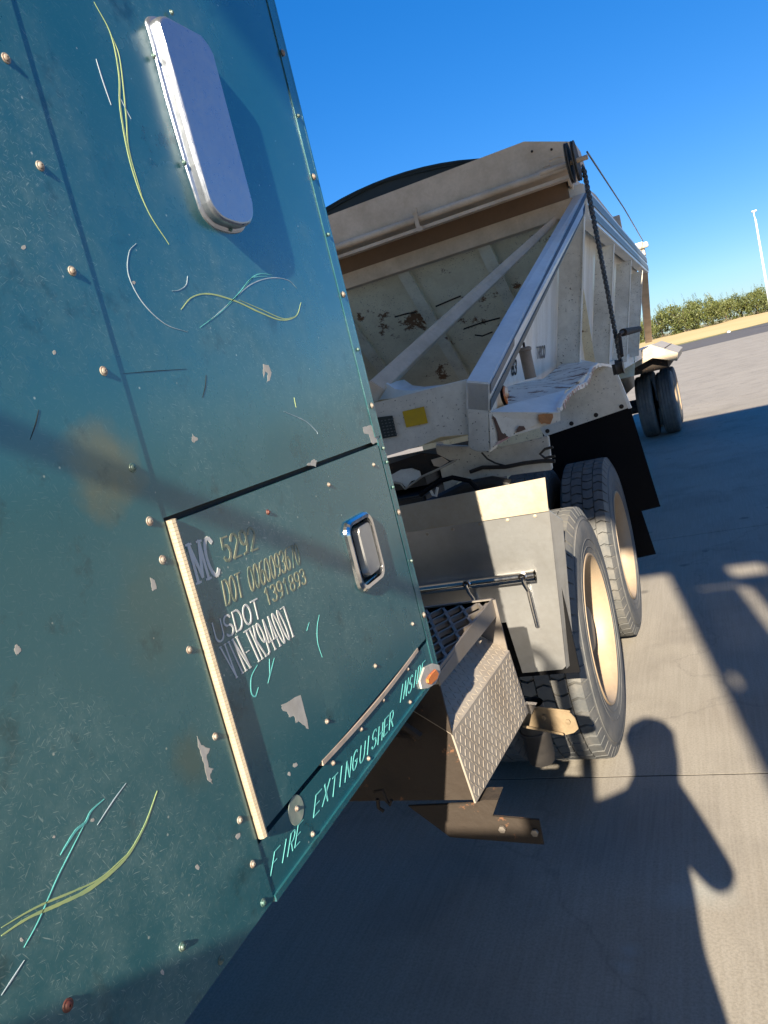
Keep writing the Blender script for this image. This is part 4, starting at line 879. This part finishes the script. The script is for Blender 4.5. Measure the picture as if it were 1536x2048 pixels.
# side: leaning sheet, ribs, rails
def xo(z): return 1.30-.235*(2.52-z)
def side(x_in, y0, y1, z0, z1, th=.006): return [(xo(z1)-x_in, y0, z1), (xo(z1)-x_in, y1, z1), (xo(z0)-x_in, y1, z0), (xo(z0)-x_in, y0, z0)]
for sgn in (1, -1):
    def fl_(p): return (p[0]*sgn, p[1], p[2])
    poly = [(xo(2.5)-.15, 1.75, 2.53), (xo(2.5)-.12, 8.2, 2.69), (xo(1.45)-.15, 8.2, 1.45), (xo(1.45)-.15, -.45, 1.45), (xo(1.62)-.15, -.45, 1.62)]
    LB_(MB().prism([fl_(p) for p in poly], (-.006*sgn, 0, 0)), 'side_sheet', M['white_streak'])
    rail = LB_(MB().prism([fl_(p) for p in ((1.30, 1.86, 2.47), (1.30, 1.86, 2.71), (1.19, 1.86, 2.71), (1.19, 1.86, 2.50))], (0, 6.3, .04)), 'top_rail', M['white_clean'], bevel=.006)
    if sgn == 1:
        A1, A2, B1, B2 = (np.array(p) for p in ((1.3, 1.87, 2.70), (1.3, 1.87, 2.48), (1.3, 8.15, 2.74), (1.3, 8.15, 2.52)))
        stripe_on(A1, A2, B1, B2, .1, .42, M['stripe'], rail); stripe_on(A1, A2, B1, B2, .58, .9, M['stripe'], rail)
    for y in (1.614, 3.408, 5.161, 6.909):
        if sgn == -1 and y < 2: continue
        z1 = 2.47; z0 = 1.45
        LB_(MB().hexa([fl_((xo(z1), y, z1)), fl_((xo(z1), y+.012, z1)), fl_((xo(z1)-.15, y+.012, z1)), fl_((xo(z1)-.15, y, z1))], [fl_((xo(z0), y, z0)), fl_((xo(z0), y+.012, z0)), fl_((xo(z0)-.15, y+.012, z0)), fl_((xo(z0)-.15, y, z0))]).hexa(
            [fl_((xo(z1)+.004, y-.01, z1)), fl_((xo(z1)+.004, y+.05, z1)), fl_((xo(z1)-.002, y+.05, z1)), fl_((xo(z1)-.002, y-.01, z1))], [fl_((xo(z0)+.004, y-.01, z0)), fl_((xo(z0)+.004, y+.05, z0)), fl_((xo(z0)-.002, y+.05, z0)), fl_((xo(z0)-.002, y-.01, z0))]), 'side_rib', M['white'])
    LB_(MB().hexa([fl_(p) for p in ((1.30, 8.1, 2.60), (1.30, 8.1, 2.74), (1.19, 8.1, 2.74), (1.19, 8.1, 2.60))], [fl_(p) for p in ((1.06, 10.2, 1.56), (1.06, 10.3, 1.66), (.95, 10.3, 1.66), (.95, 10.2, 1.56))]), 'rear_strut', M['tan'])
    LB_(MB().box(*sorted((sgn*.85, sgn*.95)), -.3, 12.6, 1.36, 1.5), 'lower_rail', M['white'])
LB_(MB().hexa([(-1.15, 8.2, 2.5), (1.15, 8.2, 2.5), (1.15, 8.21, 2.5), (-1.15, 8.21, 2.5)], [(-.93, 7.2, 1.2), (.93, 7.2, 1.2), (.93, 7.21, 1.2), (-.93, 7.21, 1.2)]), 'rear_slope_sheet', M['hopper'])
LB_(MB().box(-.6, .6, 2.9, 7.6, .75, 1.2), 'hopper_gate', M['hopper'])
# tarp: long low arch with hoops
tp_ = MB(); nx, ny = 18, 14
for j in range(ny+1):
    y = 1.72+6.5*j/ny
    for i in range(nx+1):
        x = -1.22+2.44*i/nx; tp_.v.append((x, y, 3.12-.27*(x/1.22)**2*(1+.3*(x/1.22)**2)+.010*sin(y*pi/.93)+.004*sin(x*9+y)))
for j in range(ny):
    for i in range(nx): a = j*(nx+1)+i; tp_.f.append((a, a+1, a+nx+2, a+nx+1))
LB_(tp_, 'tarp', M['tarp'], smooth=True)
arc = [(x, 1.735, 3.13-.27*(x/1.22)**2*(1+.3*(x/1.22)**2)) for x in np.linspace(-1.2, 1.2, 20)]
LB_(MB().prism(arc+[(1.2, 1.735, 2.76), (-1.2, 1.735, 2.76)], (0, .01, 0)), 'tarp_front', M['tarp'])
hm = MB(); hm.tube([(x, 1.74, 3.135-.27*(x/1.22)**2*(1+.3*(x/1.22)**2)) for x in np.linspace(-1.2, 1.2, 20)], .012, 6); LB_(hm, 'tarp_bow', M['tarp'])
# tarp side box and end plate above the rail
LB_(MB().prism([(1.22, 1.75, 2.76), (1.22, 3.2, 2.86), (1.22, 5.6, 2.84), (1.22, 8.1, 2.80), (1.22, 8.1, 2.73), (1.22, 1.75, 2.70)], (.02, 0, 0)), 'tarp_side_board', M['tan'])
LB_(MB().box(1.18, 1.27, 5.0, 5.06, 2.72, 2.92), 'board_post', M['tan'])
LB_(MB().box(1.10, 1.30, 8.15, 8.35, 2.76, 2.95).box(1.2, 1.36, 8.1, 8.2, 2.86, 2.93), 'tarp_end_bracket', M['alu_dusty'], bevel=.01)
LB_(MB().tube([(1.39, 1.5, 2.80), (1.34, 4.8, 2.93), (1.30, 8.2, 2.96)], .006, 6), 'tarp_cable', M['chain'])
# sheaves, chain loop, crank
SH = TX(1163, 318, 1.385)
for dx in (-.055, -.025):
    LB_(MB().lathe([(-.004, .0001), (-.004, .085), (-.009, .10), (-.009, .108), (-.003, .108), (0, .096), (.003, .108), (.009, .108), (.009, .10), (.004, .085), (.004, .0001)], 40, 'x', (SH[0]+dx*1.2, SH[1], SH[2])), 'sheave', M['sheave'], smooth=True)
LB_(MB().tube([(1.15, SH[1], SH[2]), (1.42, SH[1], SH[2])], .014, 8), 'sheave_shaft', M['tan'])
cb = TX(1241, 722, 1.385)
ch = MB()
def link(p, d, k, w=.011, l_=.017):
    d = d/np.linalg.norm(d); s_ = np.array([1, 0, 0]) if k % 2 else np.array([.25, 1, 0]); s_ = s_-d*(s_@d); s_ /= np.linalg.norm(s_)
    ring = [p+d*l_*cos(a)+s_*w*sin(a)*.8 for a in np.linspace(0, 2*pi, 9)]
    for a, b in zip(ring, ring[1:]): ch.bar(a, b, .0058, .0058)
for dy, s_ in ((-.028, 0), (.018, .01)):
    top = np.array([SH[0]+.0, SH[1]+dy*1.2+.02, SH[2]-.05]); n_ = 78
    bot = np.array([cb[0], cb[1]+dy*.6, cb[2]])
    for k in range(n_):
        t = k/(n_-1); p = top*(1-t)+bot*t+np.array([0, .02*sin(pi*t), 0]); link(p, bot-top, k)
co = LB_(ch, 'chain', M['chain']); co['kind'] = 'stuff'
LB_(MB().lathe([(-.02, .0001), (-.02, .045), (-.008, .04), (.008, .04), (.02, .045), (.02, .0001)], 20, 'x', (cb[0]-.01, cb[1], cb[2]-.03)).box(cb[0]-.05, cb[0]-.01, cb[1]-.02, cb[1]+.02, cb[2]-.07, cb[2]-.01), 'chain_drive', M['greasy'], smooth=True)
c1, c2, c3 = TX(1244, 712, 1.44), TX(1239, 668, 1.44), TX(1246, 664, 1.44)
LB_(MB().tube([c1, c1*.5+c2*.5, c2, c3], .009, 8), 'crank', M['rustmud'], smooth=True)
g1, g2 = TX(1246, 665, 1.44), TX(1278, 658, 1.44)
dirc = g2-g1; g2 = g1+np.array([.06, .0, .0])+dirc/np.linalg.norm(dirc)*.45
LB_(MB().tube([g1, TX(1278, 658, 1.44)], [.022, .02], 10), 'crank_grip', M['rustmud'], smooth=True)
# document canister on the side sheet
cq = TX(1055, 727, 1.06)
LB_(MB().lathe([(-.072, .0001), (-.072, .028), (.056, .028), (.062, .033), (.072, .033), (.078, .024), (.08, .0001)], 18, 'z', tuple(cq)), 'document_tube', M['canister'], smooth=True)
LB_(MB().tube([cq+np.array([0, 0, .07]), cq+np.array([0, .01, .10])], .006, 6), 'tube_latch', M['rustmud'])
# side numbers
def text_on_sheet(txt, px, py, h_, cw, m, w=(.24, .18)):
    # meets the leaning sheet
    r = ray(px, py); r = np.array([r@ex, r@ey, r[2]]); kx = .235
    # plane x = 1.30-.15-.235*(2.52-z)
    t = (1.15-kx*(2.52-CL[2])-CL[0])/(r[0]-kx*r[2]); p = CL+t*r; mb = MB()
    for k, c in enumerate(txt):
        if c not in GL: continue
        def f3(a, b): return (p[0]+kx*b+.002, p[1]+k*cw*1.35+a, p[2]+b)
        for pl_ in GL[c]: ribbon(mb, [(a*cw, b*h_) for a, b in pl_], (w[0]*cw, w[1]*cw), f3, .001)
    return LB_(mb, 'number_lettering', m)
text_on_sheet('83', 1023, 750, .065, .045, M['black'])
text_on_sheet('TRCO', 1073, 717, .060, .050, M['stripe'])
# round orange marker beside the strut foot
mk = TX(1012, 790, 1.02)
ml = LB_(MB().lathe([(-.012, .0001), (-.012, .038), (.0, .04), (.006, .036), (.012, .0001)], 24, 'x', tuple(mk)), 'marker_lamp', M['orange'], smooth=True); ml.scale = (1, 1, 1)
MB().lathe([(-.014, .036), (-.014, .043), (-.002, .043), (-.002, .036)], 24, 'x', tuple(mk)).build('lamp_gasket', M['flap'], ml)

# dented front fender of folded sheet
V = {}
V['a'] = TY(978, 824, -.60); V['b'] = TY(1120, 825, -.45); V['c'] = TY(1130, 780, -.12); V['d'] = TY(1016, 809, -.46)
V['e'] = TY(1015, 773, .15); V['f'] = TY(1087, 757, .95); V['g'] = TY(1148, 770, .20); V['q'] = TX(1044, 764, .955)
V['h'] = TX(1124, 727, .97); V['i'] = TX(1194, 726, 1.25); V['j'] = TX(1163, 719, .97); V['k'] = TX(1224, 733, 1.28)
V['b2'] = TY(1120, 842, -.45); V['m'] = TY(1081, 855, -.48); V['n'] = TY(1024, 872, -.55); V['o'] = TY(981, 898, -.60)
def facep(mb, ks, th=.004):
    P_ = [V[k] for k in ks]; n_ = np.cross(P_[1]-P_[0], P_[2]-P_[0]); n_ /= np.linalg.norm(n_); mb.prism(P_, -n_*th if n_[2] > 0 else n_*th)
fm2 = MB(); facep(fm2, 'adc'); facep(fm2, 'acb')
fen = LB_(fm2, 'front_fender', M['white_clean'])
fm2 = MB(); facep(fm2, 'hij'); facep(fm2, 'ikj'); fm2.build('rear_fender_fold', M['white_clean'], fen)
fm2 = MB()
for ks in ('dec', 'ecg', 'eqg', 'qfg'): facep(fm2, ks)
fm2.build('rusty_fender_fold', M['white_rusty'], fen)
fm2 = MB()
for ks in ('fgi', 'fih'): facep(fm2, ks)
fm2.build('upper_fender_fold', M['white_rusty'], fen)
fm2 = MB(); fm2.prism([V['a'], V['b'], V['b2'], V['m'], V['n']], (0, .005, 0)); fm2.prism([V['a'], V['n'], V['o']], (0, .005, 0))
fm2.build('fender_lip', M['white'], fen)
def patch(pts, m, name):
    f_ = lambda px: -.605+.15*(px-978)/142
    MB().prism([TY(px, py, f_(px)) for px, py in pts], (0, -.002, 0)).build(name, m, fen)
Zp = lambda l: [(960+.1953*x, 680+.1953*y) for x, y in l]
patch(Zp([(598, 765), (650, 755), (745, 755), (750, 790), (720, 860), (690, 860), (660, 850), (630, 860), (600, 820)]), M['orangerust'], 'rust_patch')
patch(Zp([(400, 880), (450, 882), (470, 915), (420, 935), (365, 950), (385, 905)]), M['brownrust'], 'rust_patch')
patch(Zp([(125, 770), (160, 800), (190, 870), (225, 950), (290, 990), (250, 1020), (185, 1035), (180, 950), (150, 850)]), M['brownrust'], 'rust_patch')
def onface(ks, pts, m, name):
    P0, P1, P2 = (V[k] for k in ks); n_ = np.cross(P1-P0, P2-P0); n_ /= np.linalg.norm(n_); n_ = n_ if n_[2] > 0 else -n_; out = []
    for px, py in pts:
        r = ray(px, py); r = np.array([r@ex, r@ey, r[2]]); t = ((P0-CL)@n_)/(r@n_); out.append(CL+t*r+n_*.003)
    MB().prism(out, n_*.0015).build(name, m, fen)
patch(Zp([(290, 992), (320, 990), (210, 1055), (150, 1080), (185, 1040)]), M['redwhite'], 'torn_tape')
rr = random.Random(3); ced = []
for i in range(34):
    t = i/33; key = [(1121, 816), (1126, 805), (1132, 791), (1142, 781.6), (1155, 772), (1173, 762), (1179, 752), (1182.7, 738.6), (1188.5, 731), (1196, 726), (1204, 727), (1222, 729)]
    f_ = t*(len(key)-1); a = int(min(f_, len(key)-2)); u = f_-a; px = key[a][0]*(1-u)+key[a+1][0]*u; py = key[a][1]*(1-u)+key[a+1][1]*u
    ced.append(TX(px+rr.uniform(-1.2, 1.2), py+rr.uniform(-.8, .8), 1.28))
ce = MB()
for a, b in zip(ced, ced[1:]):
    w = rr.uniform(.008, .022); ce.hexa([a, a+np.array([-.012, 0, .004]), a+np.array([-.014, 0, -w]), a+np.array([-.002, 0, -w])], [b, b+np.array([-.012, 0, .004]), b+np.array([-.014, 0, -w]), b+np.array([-.002, 0, -w])])
ce.build('torn_edge', M['white_clean'], fen)
ce = MB()
for i in range(2, 24):
    a = ced[i]; ce.prism([a+np.array([.003, 0, -.002]), a+np.array([.003, .02, -.002]), a+np.array([.004, .015, -rr.uniform(.012, .03)]), a+np.array([.004, .002, -rr.uniform(.006, .02)])], (.002, 0, 0))
ce.build('torn_reflective_tape', M['redwhite'], fen)['kind'] = 'stuff'
# rear skirt of the fender with bolts and rubber
ysk = 1.42
sk_pts = [TY(px, py, ysk) for px, py in ((1079, 856), (1120, 842), (1121, 812), (1131, 798), (1145, 785), (1168, 776), (1178, 762), (1186, 746), (1193, 735), (1201, 734), (1223, 735), (1259, 815), (1090, 873))]
skt = MB().prism(sk_pts, (0, .004, 0)).build('fender_skirt', M['white'], fen)
MB().prism([TY(px, py, ysk-.002) for px, py in ((1223, 733), (1229, 733), (1263, 816), (1257, 818))], (0, .03, 0)).build('skirt_edge', M['white_clean'], fen)
for px, py in ((1095, 862), (1143, 847), (1192, 830), (1243, 813)):
    MB().lathe([(0, .0001), (0, .014), (-.004, .014), (-.006, .006), (-.010, .0001)], 12, 'y').build('bolt', M['rustmud'], skt).location = tuple(TY(px, py, ysk))
MB().hexa([TY(px, py, ysk+.012) for px, py in ((1085, 866), (1258, 808), (1321, 1013), (1120, 1062))], [TY(px, py, ysk+.022) for px, py in ((1085, 866), (1258, 808), (1321, 1013), (1120, 1062))]).build('mud_flap', M['flap'], fen)
# same fender on the far side, plain
LB_(MB().box(-1.3, -.95, -.5, 1.4, 1.53, 1.56), 'far_fender', M['white'])
# upper coupler, brace and hoses under the beam
LB_(MB().prism([tuple(TY(px, py, -.2)) for px, py in ((870, 890), (1000, 895), (1096, 872), (1104, 940), (1040, 948), (950, 962), (925, 958), (890, 985), (878, 930))], (0, .03, 0)), 'coupler_side', M['white'], bevel=.004)
LB_(MB().box(-.9, .52, -.1, 1.4, 1.22, 1.27), 'coupler_plate', M['greasy'])
LB_(MB().hexa([TY(px, py, .1) for px, py in ((872, 884), (886, 884), (896, 968), (888, 970))], [TY(px, py, .16) for px, py in ((872, 884), (886, 884), (896, 968), (888, 970))]), 'support_leg', M['white'])
LB_(MB().tube([TY(px, py, -.24) for px, py in ((940, 944), (965, 935), (1010, 934), (1050, 926), (1085, 922), (1110, 922))], .009, 8), 'air_line', M['greasy'], smooth=True)
LB_(MB().tube([TY(px, py, -.24) for px, py in ((1110, 912), (1090, 916), (1080, 908), (1090, 898), (1106, 894))], .006, 8), 'air_line', M['greasy'], smooth=True)
LB_(MB().tube([TY(px, py, -.24) for px, py in ((963, 905), (975, 918), (990, 926), (1020, 934))], .004, 6), 'wire', M['greasy'], smooth=True)
# rear deck, fenders and axles
rd = MB()
P = {k: v for k, v in dict(a=TX(1243, 722, 1.28), b=TZ(1300, 690, 1.62), c=TZ(1353, 704, 1.55)).items()}
rq = [TY(px, py, 8.95) for px, py in ((1248, 748), (1248, 722), (1303, 690), (1356, 706), (1354, 722), (1305, 716))]
LB_(MB().prism(rq, (0, 3.3, 0)), 'rear_fender', M['alu_dusty'])
LB_(MB().box(-1.3, -.9, 9, 12.2, 1.45, 1.5), 'far_fender', M['white'])
for y in (10.15, 11.45):
    LB_(MB().tube([(-1.1, y, .51), (1.1, y, .51)], .07, 12), 'axle', M['greasy'])
    wheel(tl, (0, 0, 0), 1.27, y, 'rib'); wheel(tl, (0, 0, 0), .93, y, 'rib', outer=False)
    wheel(tl, (0, 0, 0), -1.27, y, 'rib', flip=True); wheel(tl, (0, 0, 0), -.93, y, 'rib', outer=False, flip=True)
LB_(MB().box(.35, .5, 8.6, 12.2, .8, 1.36), 'suspension_frame', M['greasy'])
LB_(MB().box(-.5, -.35, 8.6, 12.2, .8, 1.36), 'suspension_frame', M['greasy'])
LB_(MB().box(.55, 1.28, 9.15, 12.2, 1.12, 1.43), 'fender_underside_shade', M['rustmud'])  # inner fender as one dark box, added to give the shading under the deck

# ------------------------------------------------------------------ the photographer, standing behind the camera (casts the shadow)
pr = tag(empty('person', (-.02, -.28, 0)), 'person in dark shirt and jeans holding a phone up beside the truck, taking the picture', 'person')
def skin_body(name, pts, edges, rad, m, sub=2):
    me = bpy.data.meshes.new(name); me.from_pydata(pts, edges, []); o = bpy.data.objects.new(name, me); COL.objects.link(o); o.parent = pr
    md = o.modifiers.new('skin', 'SKIN'); md.use_smooth_shade = True
    for i, r in enumerate(rad): me.skin_vertices[0].data[i].radius = r if isinstance(r, tuple) else (r, r)
    me.skin_vertices[0].data[0].use_root = True
    s_ = o.modifiers.new('sub', 'SUBSURF'); s_.levels = sub; s_.render_levels = sub; me.materials.append(m); return o
hx, hy = .065, -.25
body = [(-.05, -.27, .98), (-.05, -.27, 1.12), (-.05, -.28, 1.28), (-.03, -.28, 1.40), (.03, -.27, 1.52), (hx, hy, 1.62), (hx, hy+.01, 1.71), (hx, hy, 1.77),
        (.10, -.27, 1.43), (.19, -.25, 1.27), (.12, -.12, 1.38), (.06, -.05, 1.50),
        (-.17, -.27, 1.44), (-.22, -.22, 1.24), (-.10, -.12, 1.38), (-.02, -.06, 1.50), (-.01, -.05, 1.52),
        (.03, -.27, .9), (.06, -.25, .5), (.07, -.28, .1), (.07, -.16, .04), (-.14, -.27, .9), (-.16, -.27, .5), (-.18, -.30, .1), (-.18, -.18, .04)]
edg = [(0, 1), (1, 2), (2, 3), (3, 4), (4, 5), (5, 6), (6, 7), (3, 8), (8, 9), (9, 10), (10, 11), (3, 12), (12, 13), (13, 14), (14, 15), (15, 16), (0, 17), (17, 18), (18, 19), (19, 20), (0, 21), (21, 22), (22, 23), (23, 24)]
rad = [(.15, .12), (.14, .12), (.17, .13), (.14, .11), .075, (.11, .10), (.115, .11), .085, .075, .05, .042, .032, .075, .055, .042, .034, .032, .095, .065, .045, .05, .095, .065, .045, .05]
bo = skin_body('body', [(x+.02, y+.28, z) for x, y, z in body], edg, rad, M['shirt'])
bo.data.materials[0] = M['shirt']
def hand(root, fing, m):
    pts = [root]; e = []; r = [(.035, .018)]
    for f_ in fing:
        prev = 0
        for k, p in enumerate(f_): pts.append(p); e.append((prev, len(pts)-1)); prev = len(pts)-1; r.append(.011-.0015*k)
    return skin_body('hand', pts, e, r, m, 1)
ho = np.array([.02, .28, 0]); hl = np.array([-.02, -.05, 1.53])+ho
hand(tuple(hl), [[tuple(hl+np.array([.02, .02, .02+.02*k])), tuple(hl+np.array([.035, .03, .02+.021*k])), tuple(hl+np.array([.045, .015, .02+.021*k]))] for k in range(4)]+[[tuple(hl+np.array([-.01, -.01, .04])), tuple(hl+np.array([.01, -.02, .07]))]], M['skin'])
hr = np.array([.06, -.05, 1.53])+ho
hand(tuple(hr), [[tuple(hr+np.array([-.02, .02, .02+.02*k])), tuple(hr+np.array([-.045, .035, .02+.021*k])), tuple(hr+np.array([-.06, .02, .02+.021*k]))] for k in range(4)]+[[tuple(hr+np.array([.01, -.01, .04])), tuple(hr+np.array([-.01, -.02, .07]))]], M['skin'])
hc = MB(); hc.lathe([(-.02, .098), (.04, .105), (.08, .085), (.11, .04), (.115, .0001)], 20, 'z', (hx+.02, hy+.275, 1.72)); hc.build('hair', M['hair'], pr, smooth=True)
fa = MB()
for dx in (-.032, .032): fa.lathe([(0, .0001), (.004, .011), (-.004, .014)], 10, 'y', (hx+.02+dx, hy+.28+.098, 1.70))
fa.hexa([(hx+.005, hy+.37, 1.655), (hx+.035, hy+.37, 1.655), (hx+.035, hy+.395, 1.66), (hx+.005, hy+.395, 1.66)], [(hx+.012, hy+.37, 1.70), (hx+.028, hy+.37, 1.70), (hx+.028, hy+.378, 1.70), (hx+.012, hy+.378, 1.70)])
fa.box(hx-.005, hx+.045, hy+.368, hy+.378, 1.625, 1.632); fa.build('face', M['skin'], pr)
ph = tag(MB().box(.012, .085, -.035, -.026, 1.575, 1.72).build('phone', M['flap'], bevel=.003), 'dark phone held up in front of the face to take the picture', 'phone')

S.render.engine = 'CYCLES'
S.cycles.max_bounces = 8
